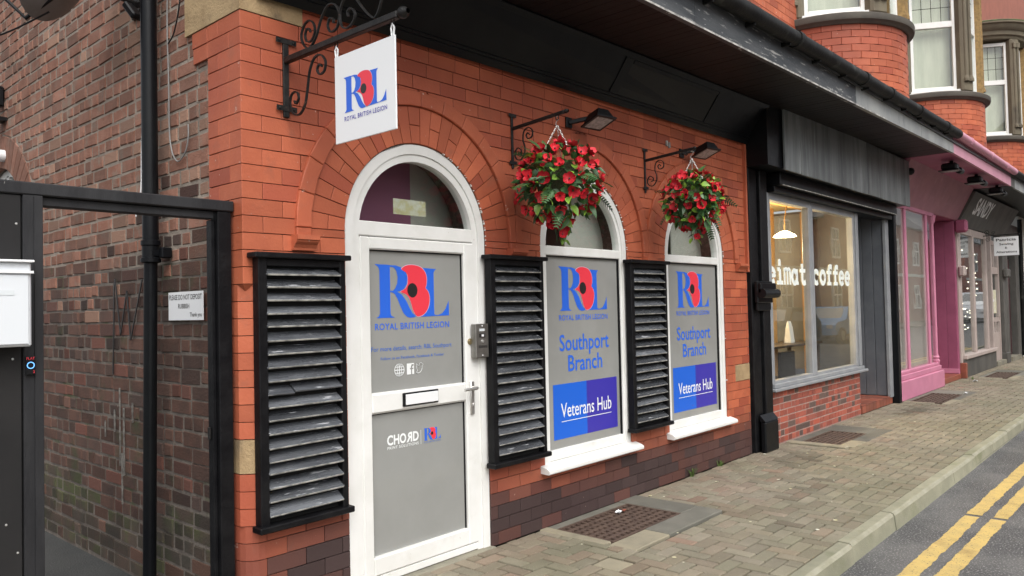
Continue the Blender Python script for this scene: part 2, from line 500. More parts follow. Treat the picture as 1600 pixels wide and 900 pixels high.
MT['yellow'] = M('worn_yellow_line', (.62, .45, .15), (.52, .38, .14), 7, rough=.75, bump=.9, bs=90, c3=(.40, .28, .10), n3=5, t3=(.52, .74), fine=((.10, .09, .07), 75, .60, .68))
MT['rust'] = M('rusty_cast_iron', (.085, .055, .042), (.12, .08, .06), 15, rough=.7, bump=.5, bs=90, metal=.2)
MT['pit'] = M('dark_void', (.008, .008, .008), rough=1.0)
MT['steel'] = M('brushed_steel', (.30, .29, .27), (.24, .23, .21), 20, rough=.38, metal=.8)
MT['chain'] = M('galvanised_chain', (.62, .62, .60), rough=.35, metal=.7)
MT['plaster'] = M('pale_interior_plaster', (.55, .53, .48), rough=.8)
MT['mauve'] = M('mauve_interior_wall', (.34, .13, .22), rough=.8)
MT['cream'] = M('cream_panelled_wall', (.54, .43, .235), (.50, .39, .21), 2, rough=.6)
MT['wood'] = M('warm_oak', (.50, .30, .12), (.42, .24, .09), 5, rough=.5, stretch=(1, 1, .1))
MT['darkwood'] = M('dark_stained_wood', (.05, .038, .03), rough=.5)
MT['lampglow'] = M('lit_lamp', (.9, .85, .7), rough=.4, emit=(1.0, .82, .52), es=9.0)
MT['fairy'] = M('fairy_light_bulb', (.9, .9, .8), rough=.4, emit=(1.0, .9, .7), es=5.0)
MT['blueglow'] = M('blue_bell_ring', (.1, .3, .8), rough=.3, emit=(.15, .45, 1.0), es=1.2)
MT['blind'] = M('cream_blind', (.50, .44, .40), (.47, .41, .375), 2, rough=.8)
MT['curtain'] = M('pale_net_curtain', (.62, .62, .50), (.52, .53, .42), 9, rough=.9, stretch=(1, 1, .15))
MT['leaf'] = M('dark_green_leaf', (.03, .085, .025), (.055, .13, .04), 30, rough=.42, objrand=.35)
MT['leaflight'] = M('fresh_green_leaf', (.22, .38, .05), (.15, .29, .04), 30, rough=.42, objrand=.25)
MT['petal'] = M('red_silk_petal', (.62, .010, .024), (.48, .008, .02), 40, rough=.6, objrand=.22)
MT['moss'] = M('basket_moss', (.035, .05, .018), (.05, .045, .02), 30, rough=.95, bump=1.0, bs=60)
MT['grass'] = M('weed_green', (.09, .15, .03), rough=.7)
MT['bayledge'] = M('dark_bay_ledge', (.075, .066, .056), (.10, .088, .072), 4, rough=.75, bump=.3)
MT['greenstone'] = M('weathered_grey_stone', (.16, .135, .09), (.12, .10, .07), 3, rough=.8, bump=.4, c3=(.07, .06, .045), n3=2, stretch=(1, 1, .4))
MT['roughstone'] = M('rough_buff_stone', (.30, .19, .07), (.2, .125, .05), 18, rough=.9, bump=1.0, bs=30)
MT['greenlead'] = M('verdigris_lead', (.16, .21, .09), (.1, .12, .07), 5, rough=.7)
MT['render_white'] = M('white_render', (.62, .62, .58), (.55, .55, .51), 2, rough=.8)
MT['gatewood'] = M('charcoal_gate_timber', (.020, .020, .022), (.032, .032, .034), 6, spec=.2, rough=.55, bump=.3, bs=40, stretch=(1, 1, .25), fine=((.30, .29, .27), 45, .74, .8))
MT['gateleaf'] = M('charcoal_gate_panel', (.020, .0195, .020), (.026, .025, .025), 2, spec=.15, rough=.6)
MT['whitebox'] = M('white_enamel', (.66, .69, .72), rough=.3)
MT['dish'] = M('grey_dish_metal', (.23, .225, .22), (.18, .175, .17), 5, rough=.5)
MT['plasticblack'] = M('black_plastic', (.008, .008, .009), spec=.22, rough=.4)
MT['housebrick'] = M('far_red_brick', (.30, .10, .065), (.25, .085, .055), 3, rough=.8)
MT['slate'] = M('grey_slate_roof', (.11, .115, .125), (.085, .09, .10), 3, rough=.6)
MT['carwhite'] = M('white_car_paint', (.75, .76, .77), rough=.25, coat=.8)
MT['carblue'] = M('blue_car_paint', (.06, .22, .45), rough=.25, coat=.8)
MT['tyre'] = M('tyre_rubber', (.02, .02, .02), rough=.8)
MT['carglass'] = M('dark_car_glass', (.02, .022, .025), rough=.05, spec=.8)
MT['bark'] = M('tree_bark', (.07, .052, .04), (.1, .08, .06), 8, rough=.9, bump=.8)
MT['autumn'] = M('yellowing_leaf', (.16, .15, .03), (.10, .12, .025), 20, rough=.6)
MT['glass'] = glass_mat('window_glass')
MT['paper'] = M('pale_paper', (.66, .66, .58), (.55, .50, .28), 14, rough=.8)
MT['fibre'] = M('lens_glass', (.25, .26, .26), (.4, .4, .4), 40, rough=.25)

# ---------------------------------------------------------------- ground, road, pavement, kerb
ROAD = -0.12
gm = MB(); gm.box(-400, 600, -400, 400, -1.0, -.30)
gm.build('ground', MT['asphalt'], kind='structure')
rm = MB(); nx = 40
rm.box(-60, 200, -9.2, -1.79, ROAD - .17, ROAD)
rm.build('road', MT['asphalt'], kind='structure')
def yellow(y0, w, name_seed):
    rnd = random.Random(name_seed)
    mb = MB(); n = 1500
    xs = [0 + i * .02 for i in range(n)]
    vv, ff = [], []
    ea = eb = 0
    for i, x in enumerate(xs):
        ea = ea * .72 + rnd.uniform(-.0042, .0042); eb = eb * .72 + rnd.uniform(-.0042, .0042)
        yc = y0 - .012 * (x - 5) if x < 12 else y0 - .012 * 7
        vv += [(x, yc - w / 2 + ea, ROAD + .004), (x, yc + w / 2 + eb, ROAD + .004)]
        if i and not (abs(x - 6.82) < .025 and rnd.random() < .9): ff.append((2 * i - 2, 2 * i, 2 * i + 1, 2 * i - 1))
    mb.add(vv, ff)
    o = mb.build('yellow_line', MT['yellow'])
    o['kind'] = 'structure'
    return o
yellow(-2.13, .105, 3); yellow(-2.305, .1, 4)
# sub-base of the pavement
pv = MB().box(-30, 60, -1.71, 0.25, -.25, -.022).build('pavement', MT['sand'], kind='structure')
# herringbone block pavers
grates = [(4.25, 5.14, -.565, -.085), (8.55, 9.50, -.55, -.14), (12.9, 14.2, -.60, -.15), (17.5, 18.9, -.72, -.30)]
surr = [(4.16, 5.40, -.77, -.0), (8.42, 9.95, -.72, -.03), (12.8, 14.75, -.72, -.08), (17.4, 19.4, -.85, -.22)]
a = .1
plist = []
def in_surr(x, y):
    if 3.80 < x < 3.97 and -.90 < y < -.72: return True
    return any(s[0] < x < s[1] and s[2] < y < s[3] for s in surr)
def paver(x0, x1, y0, y1):
    y0, y1 = max(y0, -1.70), min(y1, -.004)
    x0, x1 = max(x0, -1.0), x1
    if y1 - y0 < .02: return
    # a block that meets a concrete surround is cut to it
    cells = []
    nxx, nyy = max(1, round((x1 - x0) / a)), max(1, round((y1 - y0) / a))
    keep = [(i, j) for i in range(nxx) for j in range(nyy) if not in_surr(x0 + (i + .5) * (x1 - x0) / nxx, y0 + (j + .5) * (y1 - y0) / nyy)]
    if not keep: return
    ii, jj = [k[0] for k in keep], [k[1] for k in keep]
    X0, X1 = x0 + min(ii) * (x1 - x0) / nxx, x0 + (max(ii) + 1) * (x1 - x0) / nxx
    Y0, Y1 = y0 + min(jj) * (y1 - y0) / nyy, y0 + (max(jj) + 1) * (y1 - y0) / nyy
    j = .0125
    cx, cy = (X0 + X1) / 2, (Y0 + Y1) / 2
    red = U(.5, 1) if (R() < .13 and cx < 5.4) or R() < .03 else U(0, .3)
    moss = U(0, .4) + .5 * max(0, min(1, (-.7 - cy) / .8)) * U(.4, 1)
    br = R()
    for (ex, ey, ea, eb) in ((6.55, -1.02, .55, .09), (5.35, -1.28, .16, .10), (7.6, -.5, .5, .25), (12.0, -.5, .9, .2)):
        q_ = ((cx - ex) / ea) ** 2 + ((cy - ey) / eb) ** 2
        if q_ < 1.3: br -= U(.9, 1.6) * (1.3 - q_)
    tilt = Matrix.Rotation(U(-.008, .008), 3, 'X') @ Matrix.Rotation(U(-.006, .006), 3, 'Y') @ Matrix.Rotation(U(-.008, .008), 3, 'Z')
    plist.append((rect(round(X1 - X0 - j, 3), round(Y1 - Y0 - j, 3)), (cx, cy, U(-.0025, .0025)), tilt @ X, tilt @ Y, tilt @ Z, .06, (br, min(1, moss), red)))
for i in range(-10, 270):
    for jy in range(-18, 0):
        n = (i - jy) % 4
        if n == 0: paver(i * a, (i + 2) * a, jy * a, (jy + 1) * a)
        elif n == 3: paver(i * a, (i + 1) * a, jy * a, (jy + 2) * a)
pieces(pv, 'paver', plist, MT['paver'], 300, 'paving_blocks', ch=.005)
# kerb stones
klist = []
x = -2.0
kb = MB().box(-30, 80, -1.80, -1.705, -.25, -.10)
kbo = kb.build('kerb', MT['concrete'], kind='structure')
while x < 30:
    ln = U(.86, .95) if x > 0 else .9
    dz, dy = U(-.006, .006), U(-.006, .006)
    km = MB()
    prof = [(-1.706, -.14), (-1.706, 0.0), (-1.772, -.001), (-1.786, -.006), (-1.796, -.022), (-1.808, -.135)]
    pts = [(y + dy, z + dz) for y, z in prof]
    km.prism(pts[::-1], lambda u, v, d: (d, u, v), x + .006, x + ln - .006, tint=(R(), 0, 0))
    for e_ in (1, 2): km.m[e_] = 1
    km.build('kerb_stone', [MT['kerb'], MT['kerbedge']], kbo, tinted=True)
    x += ln
# cellar gratings in concrete surrounds
def grating(i, g, s, label):
    t = thing('cellar_grating', label, 'grating', ((g[0] + g[1]) / 2, (g[2] + g[3]) / 2, -.01), 'cellar gratings along the pavement')
    x0, x1, y0, y1 = g
    bx('pit', MT['pit'], t, x0 + .005, x1 - .005, y0 + .005, y1 - .005, -.2, -.05)
    # concrete flags, each with its own joints
    parts = [(s[0], x0 - .004, s[2] + .22, s[3] - .0)] if i != 1 else [(s[0], x0 - .004, s[2] + .05, s[3])]
    parts += [(s[0] if i != 1 else x0, x0 + (x1 - x0) * .42, s[2], y0 - .004), (x0 + (x1 - x0) * .42 + .005, s[1], s[2], y0 - .004), (x1 + .004, s[1], y0, s[3]), (x0, x1, y1 + .004, s[3])]
    for k, q in enumerate(parts):
        if q[1] - q[0] < .02 or q[3] - q[2] < .012: continue
        f = MB().box(q[0], q[1], q[2], q[3], -.06, U(.0, .006) + (.012 if i == 1 and k == 0 else 0), c=.006)
        f.build('concrete_flag', MT['concbuff'] if k < 2 else MT['concdark'], t)
    fr = MB()
    w = .022
    fr.box(x0, x1, y0, y0 + w, -.05, .002); fr.box(x0, x1, y1 - w, y1, -.05, .002)
    fr.box(x0, x0 + w, y0 + w, y1 - w, -.05, .002); fr.box(x1 - w, x1, y0 + w, y1 - w, -.05, .002)
    fr.build('frame', MT['rust'], t)
    gb = MB()
    nb = 6
    py = (y1 - y0 - 2 * w) / (nb + 1)
    for k in range(1, nb + 1):
        yc = y0 + w + py * k
        gb.box(x0 + w, x1 - w, yc - .014, yc + .014, -.04, .001, c=.003)
    if i == 0:
        nc = 13
        px = (x1 - x0 - 2 * w) / (nc + 1)
        for k in range(1, nc + 1):
            xc = x0 + w + px * k
            gb.box(xc - .011, xc + .011, y0 + w, y1 - w, -.04, -.0008)
    else:
        for k in range(1, 4):
            xc = x0 + (x1 - x0) * k / 4
            gb.box(xc - .012, xc + .012, y0 + w, y1 - w, -.045, -.006)
    gb.build('bars', MT['rust'], t)
grating(0, grates[0], surr[0], 'rusty square-holed cellar grating below the first shop window of the poppy building')
grating(1, grates[1], surr[1], 'barred cellar grating below the brick base of the coffee shop window')
grating(2, grates[2], surr[2], 'barred cellar grating below the pink shop window')
grating(3, grates[3], surr[3], 'far barred cellar grating before the pinkish-grey sewing shop')
ac = MB().box(3.80, 3.97, -.90, -.72, -.06, .001, c=.004)
ac.build('access_cover_stone', MT['concbuff'], label='small pale square stone set among the pavers', cat='cover stone')
# alley floor
MB().box(-8, 1.96, .02, 12, -.25, -.012).build('alley_floor', MT['alley'], kind='structure')

# ---------------------------------------------------------------- the red brick corner building
CO = .0855                    # course height
X0, X1 = 1.94, 7.62
ZC = 2.01                     # springing of the three arches
RO = .56                      # opening radius
ARC = [3.116, 4.808, 6.537]
bld = thing('brick_building', 'red brick corner building with three round arched openings under a black canopy', 'building', (4.8, .5, 0))
NR = 38
def cutrow(segs, z0, z1, Rarc, straight_below=None):
    """segments are (a0,b0,a1,b1): left/right at the bottom and the top of the course"""
    for xc in ARC:
        def w(z):
            if z >= ZC: return math.sqrt(max(0, Rarc ** 2 - (z - ZC) ** 2))
            return Rarc if straight_below is None or z >= 1.9665 else straight_below
        w0, w1 = w(z0 + 1e-4), w(z1 - 1e-4)
        if w0 <= 0 and w1 <= 0: continue
        if z1 < .43 and xc != ARC[0]: continue
        out = []
        for (a0, b0, a1, b1) in segs:
            if b0 <= xc - w0 and b1 <= xc - w1 or a0 >= xc + w0 and a1 >= xc + w1:
                out.append((a0, b0, a1, b1)); continue
            l = (a0, max(a0, min(b0, xc - w0)), a1, max(a1, min(b1, xc - w1)))
            r = (min(b0, max(a0, xc + w0)), b0, min(b1, max(a1, xc + w1)), b1)
            for q in (l, r):
                if max(q[1] - q[0], q[3] - q[2]) > .008: out.append(q)
        segs = out
    return segs
core = MB()
DOORB, WINB = -.02, .42
def rowsegs(z0, z1, Rarc, sb):
    return cutrow([(X0 + .09, X1, X0 + .09, X1)], z0, z1, Rarc, sb)
for k in range(NR):
    z0, z1 = k * CO, (k + 1) * CO
    for (a0, b0, a1, b1) in rowsegs(z0, z1, RO + .002, RO + .002):
        v = [(a0, .012, z0), (b0, .012, z0), (b1, .012, z1), (a1, .012, z1), (a0, .3, z0), (b0, .3, z0), (b1, .3, z1), (a1, .3, z1)]
        core.add(v, [(0, 1, 2, 3), (5, 4, 7, 6), (4, 0, 3, 7), (1, 5, 6, 2), (3, 2, 6, 7), (4, 5, 1, 0)])
core.box(X0 + .02, X1, .012, .3, NR * CO, 4.2)
fwall = core.build('front_wall', MT['mortar_dark'], bld)
STONEROWS = (9, 10)
J = .0042
plist = []
def chamf(k):
    if k >= 20: return 0.0
    return .055 if k >= 6 else .085
stones = MB
for k in range(NR):
    z0, z1 = k * CO, (k + 1) * CO
    zc = (z0 + z1) / 2
    first = .225 if k % 2 == 0 else .1125
    x = X0 + first
    if k >= 36: x = X0 + .36
    bricks = []
    while x < X1 - .001:
        bricks.append((x, min(x + .2255, X1)))
        x += .2255
    for (p, q) in bricks:
        if q - p < .02: continue
        for (a0, b0, a1, b1) in cutrow([(p + J / 2, q - J / 2, p + J / 2, q - J / 2)], z0, z1, .83, RO + .004):
            if k in STONEROWS and (3.66 < p < 3.98 or p > 7.28): continue
            lo, hi = z0 + J / 2, z1 - J / 2
            cu, cv = (a0 + b0 + a1 + b1) / 4, (lo + hi) / 2
            poly = [(a0 - cu, lo - cv), (b0 - cu, lo - cv), (b1 - cu, hi - cv), (a1 - cu, hi - cv)]
            poly = [pt for i, pt in enumerate(poly) if math.hypot(pt[0] - poly[i - 1][0], pt[1] - poly[i - 1][1]) > .002]
            if len(poly) < 3: continue
            dark = 0
            wv = .25 * math.sin(cu * 2.3 + 1) + .15 * math.sin(cu * 5.1)
            if k <= 2: dark = U(.9, 1)
            elif k == 3: dark = min(1, max(.55, .78 + wv * .6 + U(-.06, .06)))
            elif k == 4: dark = max(.1, .42 + wv * .6 + U(-.08, .08))
            elif k == 5: dark = max(0, .15 + wv * .4 + U(-.08, .08))
            if cu < 2.6 and k in (3, 4, 5): dark = min(1, dark + .2)
            plist.append((poly, (cu, U(-.0012, .0012), cv), X, Z, -Y, .04, (R(), dark, 1 if R() < .12 else 0)))
pieces(fwall, 'brick', plist, MT['brick'], 300, 'brickwork', ch=.0022)
# corner bricks wrap round to the side, the arris chamfered below z = 1.7
for k in range(36):
    if k in STONEROWS: continue
    z0, z1 = k * CO + J / 2, (k + 1) * CO - J / 2
    fl, sl = (.225, .112) if k % 2 == 0 else (.1125, .225)
    c = chamf(k)
    fl -= J / 2
    if c:
        poly = [(X0 + c, 0), (X0 + fl, 0), (X0 + fl, .06), (X0 + .06, sl), (X0, sl), (X0, c)]
        if k < 6:
            poly = [(X0 + fl, 0), (X0 + fl, .06), (X0 + .06, sl), (X0, sl)] + [(X0 + .1 - .1 * math.sin(t), .1 - .1 * math.cos(t)) for t in [PI / 2 * (1 - i / 5) for i in range(6)]]
    else:
        poly = [(X0 + .002, 0), (X0 + fl, 0), (X0 + fl, .06), (X0 + .06, sl), (X0, sl), (X0, .002)]
    dark = [1, .9, .8, .55, .45, .25][k] if k < 6 else 0
    MB().prism(poly, lambda u, v, d: (u, v, d), z0, z1, tint=(R(), dark * U(.7, 1), 0)).build('corner_brick', MT['brick'], fwall, tinted=True)
# chamfer stop: a small broach at the top of the chamfer
MB().add([(X0, 0, 20 * CO + .0), (X0 + .058, -.001, 20 * CO - .002), (X0 - .001, .058, 20 * CO - .002), (X0 + .03, .03, 20 * CO - .04)], [(0, 2, 1), (1, 2, 3), (0, 1, 3), (0, 3, 2)], tint=(.3, .1, 0)).build('chamfer_stop', MT['brick'], fwall, tinted=True)
# sandstone blocks
zs0, zs1 = STONEROWS[0] * CO + .003, (STONEROWS[-1] + 1) * CO - .003
MB().prism([(X0 + .055, 0), (X0 + .29, 0), (X0 + .29, .06), (X0 + .06, .20), (X0, .20), (X0, .055)], lambda u, v, d: (u, v, d), zs0, zs1).build('quoin_stone', MT['sandstone'], fwall)
bx('quoin_stone', MT['sandstone'], fwall, 3.680, 4.01, -.003, .05, zs0, zs1, c=.004)
bx('quoin_stone', MT['sandstone'], fwall, 7.285, X1 - .004, -.003, .05, zs0, zs1, c=.004)
cs = MB().prism([(X0 - .004, -.004), (2.297, -.004), (2.297, .07), (X0 + .07, .58), (X0 - .004, .58)], lambda u, v, d: (u, v, d), 36 * CO + .002, 3.40)
cs.build('corner_lintel_stone', MT['sandstone'], fwall)
# arches: voussoirs and projecting hood bricks
vl, hl = [], []
def ringpiece(xc, r0, r1, t0, t1, gap):
    g0, g1 = gap / 2 / r0, gap / 2 / r1
    pts = [(r0, t0 + g0), (r1, t0 + g1), (r1, (t0 + t1) / 2), (r1, t1 - g1), (r0, t1 - g0), (r0, (t0 + t1) / 2)]
    return [(xc + r * math.cos(t), ZC + r * math.sin(t)) for r, t in pts]
def addp(lst, pts, y, dep, tint):
    cu, cv = sum(p[0] for p in pts) / len(pts), sum(p[1] for p in pts) / len(pts)
    lst.append(([(u - cu, v - cv) for u, v in pts], (cu, y, cv), X, Z, -Y, dep, tint))
for ai, xc in enumerate(ARC):
    n = 26
    for i in range(n):
        t0, t1 = PI * i / n, PI * (i + 1) / n
        tt = (R(), 0, 1 if R() < .15 else 0)
        yj = U(-.001, .001)
        if i % 2 == 0: addp(vl, ringpiece(xc, RO + .004, .787, t0, t1, .004), yj, .05, tt)
        else:
            addp(vl, ringpiece(xc, RO + .004, .672, t0, t1, .004), yj, .05, tt)
            addp(vl, ringpiece(xc, .676, .787, t0, t1, .004), yj, .05, (R(), 0, 0))
    for s in (-1, 1):     # stilt block below the springing
        a0, a1 = sorted((xc + s * (RO + .004), xc + s * .787))
        addp(vl, [(a0, 23 * CO + .002), (a1, 23 * CO + .002), (a1, ZC - .002), (a0, ZC - .002)], 0, .05, (R(), 0, 0))
    n = 14
    lo = (ARC[ai - 1] + xc) / 2 + .002 if ai else -9
    hi = (ARC[ai + 1] + xc) / 2 - .002 if ai < 2 else X1 - .035
    for i in range(n):
        pts = ringpiece(xc, .790, .880, PI * i / n, PI * (i + 1) / n, .0035)
        pts = [(min(max(p[0], lo), hi), p[1]) for p in pts]
        addp(hl, pts, -.02, .06, (R(), 0, 0))
    for s in (-1, 1):
        a0, a1 = sorted((xc + s * .790, min(max(xc + s * .88, lo), hi)))
        addp(hl, [(a0, 23 * CO + .002), (a1, 23 * CO + .002), (a1, ZC - .002), (a0, ZC - .002)], -.02, .06, (R(), 0, 0))
pieces(fwall, 'voussoir', vl, MT['brick'], 300, 'voussoirs', ch=.002)
pieces(fwall, 'hood_brick', hl, MT['brick'], 300, 'hood_bricks', ch=.004)
def corbel(xc, w):
    z1 = 23 * CO
    prof = [(0, z1), (-.062, z1), (-.062, z1 - .024), (-.054, z1 - .026), (-.050, z1 - .036), (-.034, z1 - .050), (-.024, z1 - .066), (-.022, z1 - .078), (0, z1 - .078)]
    prof = [(-y, z) for y, z in prof]
    MB().prism(prof[::-1], lambda u, v, d: (d, -u, v), xc - w / 2, xc + w / 2, tint=(.6, 0, 0)).build('corbel', MT['brick'], fwall, tinted=True)
corbel(ARC[0] - .835, .135); corbel((ARC[0] + ARC[1]) / 2, .155); corbel((ARC[1] + ARC[2]) / 2, .165); corbel(7.455, .2)
bx('edge_strip', MT['brick'], fwall, X1 - .03, X1 + .004, -.03, .05, 23 * CO - .08, 3.27, tinted=True)
# white sealant blobs along the right hand jambs and arches
sl_ = MB()
for xc in ARC:
    for i in range(30):
        t = U(-.3, 1.25)
        if t < 0: z = ZC + t / .3 * 1.5; xx = xc + RO + .003
        else: xx, z = xc + (RO + .003) * math.cos(t), ZC + (RO + .003) * math.sin(t)
        if z < .5: continue
        s = U(.0012, .0035)
        sl_.cbox((xx, .004, z), X, Y, Z, s, .006, s * U(.6, 2), .001)
sl_.build('sealant_blobs', MT['upvc'], fwall, kind='stuff')

# ---- side wall along the alley
SX = 1.958
AY, AZ, AR0, AR1 = 4.02, 2.17, .66, .93
sc_ = MB(); sc2_ = MB()
def side_cut(y0, y1, z0, z1, Rr):
    def w(z):
        if z >= AZ: return math.sqrt(max(0, Rr ** 2 - (z - AZ) ** 2))
        return Rr if z > .9 and Rr < .8 else (AR0 if z > .9 else 0)
    w0, w1 = w(z0), w(z1)
    out = []
    l = (y0, max(y0, min(y1, AY - w0)), y0, max(y0, min(y1, AY - w1)))
    r = (min(y1, max(y0, AY + w0)), y1, min(y1, max(y0, AY + w1)), y1)
    if y1 <= AY - max(w0, w1) or y0 >= AY + max(w0, w1): return [(y0, y1, y0, y1)]
    for q in (l, r):
        if max(q[1] - q[0], q[3] - q[2]) > .012: out.append(q)
    return out
SC = .0845
for k in range(-1, 100):
    z0, z1 = k * SC, (k + 1) * SC
    for (a0, b0, a1, b1) in side_cut(.05, 9.0, z0, z1, AR0):
        v = [(SX, a0, z0), (SX, b0, z0), (SX, b1, z1), (SX, a1, z1), (SX + .25, a0, z0), (SX + .25, b0, z0), (SX + .25, b1, z1), (SX + .25, a1, z1)]
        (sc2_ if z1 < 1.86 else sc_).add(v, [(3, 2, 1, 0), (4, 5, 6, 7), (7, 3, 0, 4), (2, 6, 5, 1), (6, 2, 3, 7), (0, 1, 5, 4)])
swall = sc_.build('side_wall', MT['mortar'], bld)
slow = sc2_.build('side_wall_base', MT['mortar_sooty_shaded'], bld)
up_l, lo_l, qu_l, mo_l = [], [], [], []
for k in range(0, 98):
    z0, z1 = k * SC, (k + 1) * SC
    # orange return bricks of the quoin
    kk = k
    hdr_row = k % 4 == 3
    ystart = .345 + (.0 if k % 2 else .02)
    y = ystart
    while y < 8.8:
        ln = (.115 if (hdr_row and R() < .85) or R() < .42 else .232) * U(.93, 1.07)
        for (a0, b0, a1, b1) in side_cut(y, y + ln, z0, z1, AR1 + .01):
            j = .0135
            a0_, b0_, a1_, b1_ = a0 + j / 2 + U(-.002, .002), b0 - j / 2, a1 + j / 2, b1 - j / 2 + U(-.002, .002)
            lo, hi = z0 + j / 2 + U(-.004, .004), z1 - j / 2 + U(-.004, .004)
            cu, cv = (a0_ + b0_ + a1_ + b1_) / 4, (lo + hi) / 2
            # u runs along -y
            poly = [(cu - b0_, lo - cv + U(-.004, .004)), (cu - a0_, lo - cv + U(-.003, .003)), (cu - a1_, hi - cv + U(-.003, .003)), (cu - b1_, hi - cv + U(-.004, .004))]
            if abs(poly[0][0] - poly[1][0]) < .01 and abs(poly[2][0] - poly[3][0]) < .01: continue
            t = Matrix.Rotation(U(-.012, .012), 3, 'Y') @ Matrix.Rotation(U(-.02, .02), 3, 'Z')
            low = cv < 1.90 + .2 * math.sin(cu * 2.1) + U(-.32, .32)  # wavy upper limit of the bricks that carry soot and painted alley shade
            item = (poly, (SX - .006 + U(-.003, .003), cu, cv), t @ -Y, t @ Z, t @ -X, .03, (R(), U(0, .55) * (R() < .6), 1 if R() < .13 else 0))
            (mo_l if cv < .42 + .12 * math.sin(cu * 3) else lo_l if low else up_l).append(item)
        y += ln
pieces(swall, 'brick', up_l, MT['sidebrick'], 150, 'brickwork', ch=.008)
pieces(slow, 'brick', lo_l, MT['sidelow'], 150, 'sooty_shaded_brickwork', ch=.008)
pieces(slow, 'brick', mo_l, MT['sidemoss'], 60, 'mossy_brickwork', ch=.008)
# dried white drips and a scrawled black W on the alley wall
dm = MB()
def wallstrip(mb, pts, w):
    for (a_, b_) in zip(pts[:-1], pts[1:]):
        A_ = Vector((SX - .0185, a_[0], a_[1])); B_ = Vector((SX - .0185, b_[0], b_[1]))
        mb.bar(A_, B_, .003, w, upv=X.cross(B_ - A_).normalized() if False else (0, 1, 0))
for (yy, zt_, ln) in [(q0 + .0, q1, q2 * .8) for q0, q1, q2 in ((1.52, 1.12, .55), (1.46, 1.0, .5), (1.60, .98, .12), (1.49, .72, .3), (1.33, 1.04, .12), (1.75, .9, .1))]:
    wv_ = U(.004, .011)
    z_ = zt_
    while z_ > zt_ - ln:
        h_ = U(.03, .08)
        dm.box(SX - .0175, SX - .009, yy - wv_ * U(.3, .6), yy + wv_ * U(.3, .6), z_ - h_, z_)
        z_ -= h_ + .001
dm.build('dried_drips', M('dried_white_drip', (.22, .21, .19), (.11, .10, .09), 30, rough=.8), slow, kind='stuff')
gm_ = MB()
for (p_, q_) in (((1.56, 1.80), (1.48, 1.45)), ((1.48, 1.45), (1.38, 1.72)), ((1.38, 1.72), (1.33, 1.42)), ((1.33, 1.42), (1.16, 1.78)), ((1.57, 1.78), (1.60, 1.2))):
    A_, B_ = Vector((SX - .0205, p_[0], p_[1])), Vector((SX - .0205, q_[0], q_[1]))
    gm_.bar(A_, B_, .006, .012, upv=X.cross((B_ - A_).normalized()))
gm_.build('scrawl', MT['ink'], slow)
for k in range(0, 36):
    if k in STONEROWS: continue
    z0, z1 = k * CO + J / 2, (k + 1) * CO - J / 2
    sl = .112 if k % 2 == 0 else .225
    segs = [(sl, sl + .225)] if k % 2 == 0 else [(sl, sl + .112)]
    if k >= 34: segs += [(segs[-1][1], segs[-1][1] + (.16 if k == 34 else .17))]
    for (p, q) in segs:
        dk = max(0, 1 - k / 7) * U(.5, 1)
        qu_l.append((rect(q - p - J, z1 - z0), (X0 + U(-.001, .001), (p + q) / 2, (z0 + z1) / 2), -Y, Z, -X, .05, (R() * .7, dk, 1 if R() < .3 else 0)))
qu_l.append((rect(.13, zs1 - zs0), (X0, .268, (zs0 + zs1) / 2), -Y, Z, -X, .05, (.4, .2, 0)))
pieces(swall, 'return_brick', qu_l, MT['brick'], 300, 'return_bricks', ch=.0022)
# side window with brick arch
vl = []
n = 26
for i in range(n):
    t0, t1 = PI * i / n, PI * (i + 1) / n
    g = .008
    pts = [(AR0 + .003, t0 + g / 2 / AR0), (AR1, t0 + g / 2 / AR1), (AR1, t1 - g / 2 / AR1), (AR0 + .003, t1 - g / 2 / AR0)]
    q = [(-(AY + r * math.cos(t)), AZ + r * math.sin(t)) for r, t in pts][::-1]
    cu, cv = sum(p[0] for p in q) / 4, sum(p[1] for p in q) / 4
    vl.append(([(u - cu, v - cv) for u, v in q], (SX - .008, -cu, cv), -Y, Z, -X, .05, (R(), U(0, .3), 0)))
pieces(swall, 'voussoir', vl, MT['sidebrick'], 300, 'voussoirs', ch=.004)
sw = MB()
for i in range(20):
    t0, t1 = PI * i / 20, PI * (i + 1) / 20
    q = [(r, t) for r, t in ((AR0, t0), (AR0, t1), (AR0 - .06, t1), (AR0 - .06, t0))]
    P = [(AY + r * math.cos(t), AZ + r * math.sin(t)) for r, t in q]
    sw.add([(SX + d, p[0], p[1]) for d in (.06, .12) for p in P], [(3, 2, 1, 0), (0, 1, 5, 4), (2, 3, 7, 6), (4, 5, 6, 7)])
sw.box(SX + .06, SX + .12, AY - .03, AY + .03, .95, AZ + AR0 - .05); sw.box(SX + .061, SX + .119, AY - AR0 + .05, AY + AR0 - .05, AZ - .03, AZ + .03)
sw.box(SX + .06, SX + .12, AY - AR0, AY - AR0 + .06, .9, AZ); sw.box(SX + .06, SX + .12, AY + AR0 - .06, AY + AR0, .9, AZ); sw.box(SX + .059, SX + .121, AY - AR0, AY + AR0, .88, .95)
swin = sw.build('side_window', MT['upvc'], bld)
MB().prism([(AY + (AR0 - .05) * math.cos(PI * i / 20), AZ + (AR0 - .05) * math.sin(PI * i / 20)) for i in range(21)] + [(AY - AR0 + .05, .93), (AY + AR0 - .05, .93)], lambda u, v, d: (SX + d, u, v), .085, .09).build('pane', MT['glass'], swin)
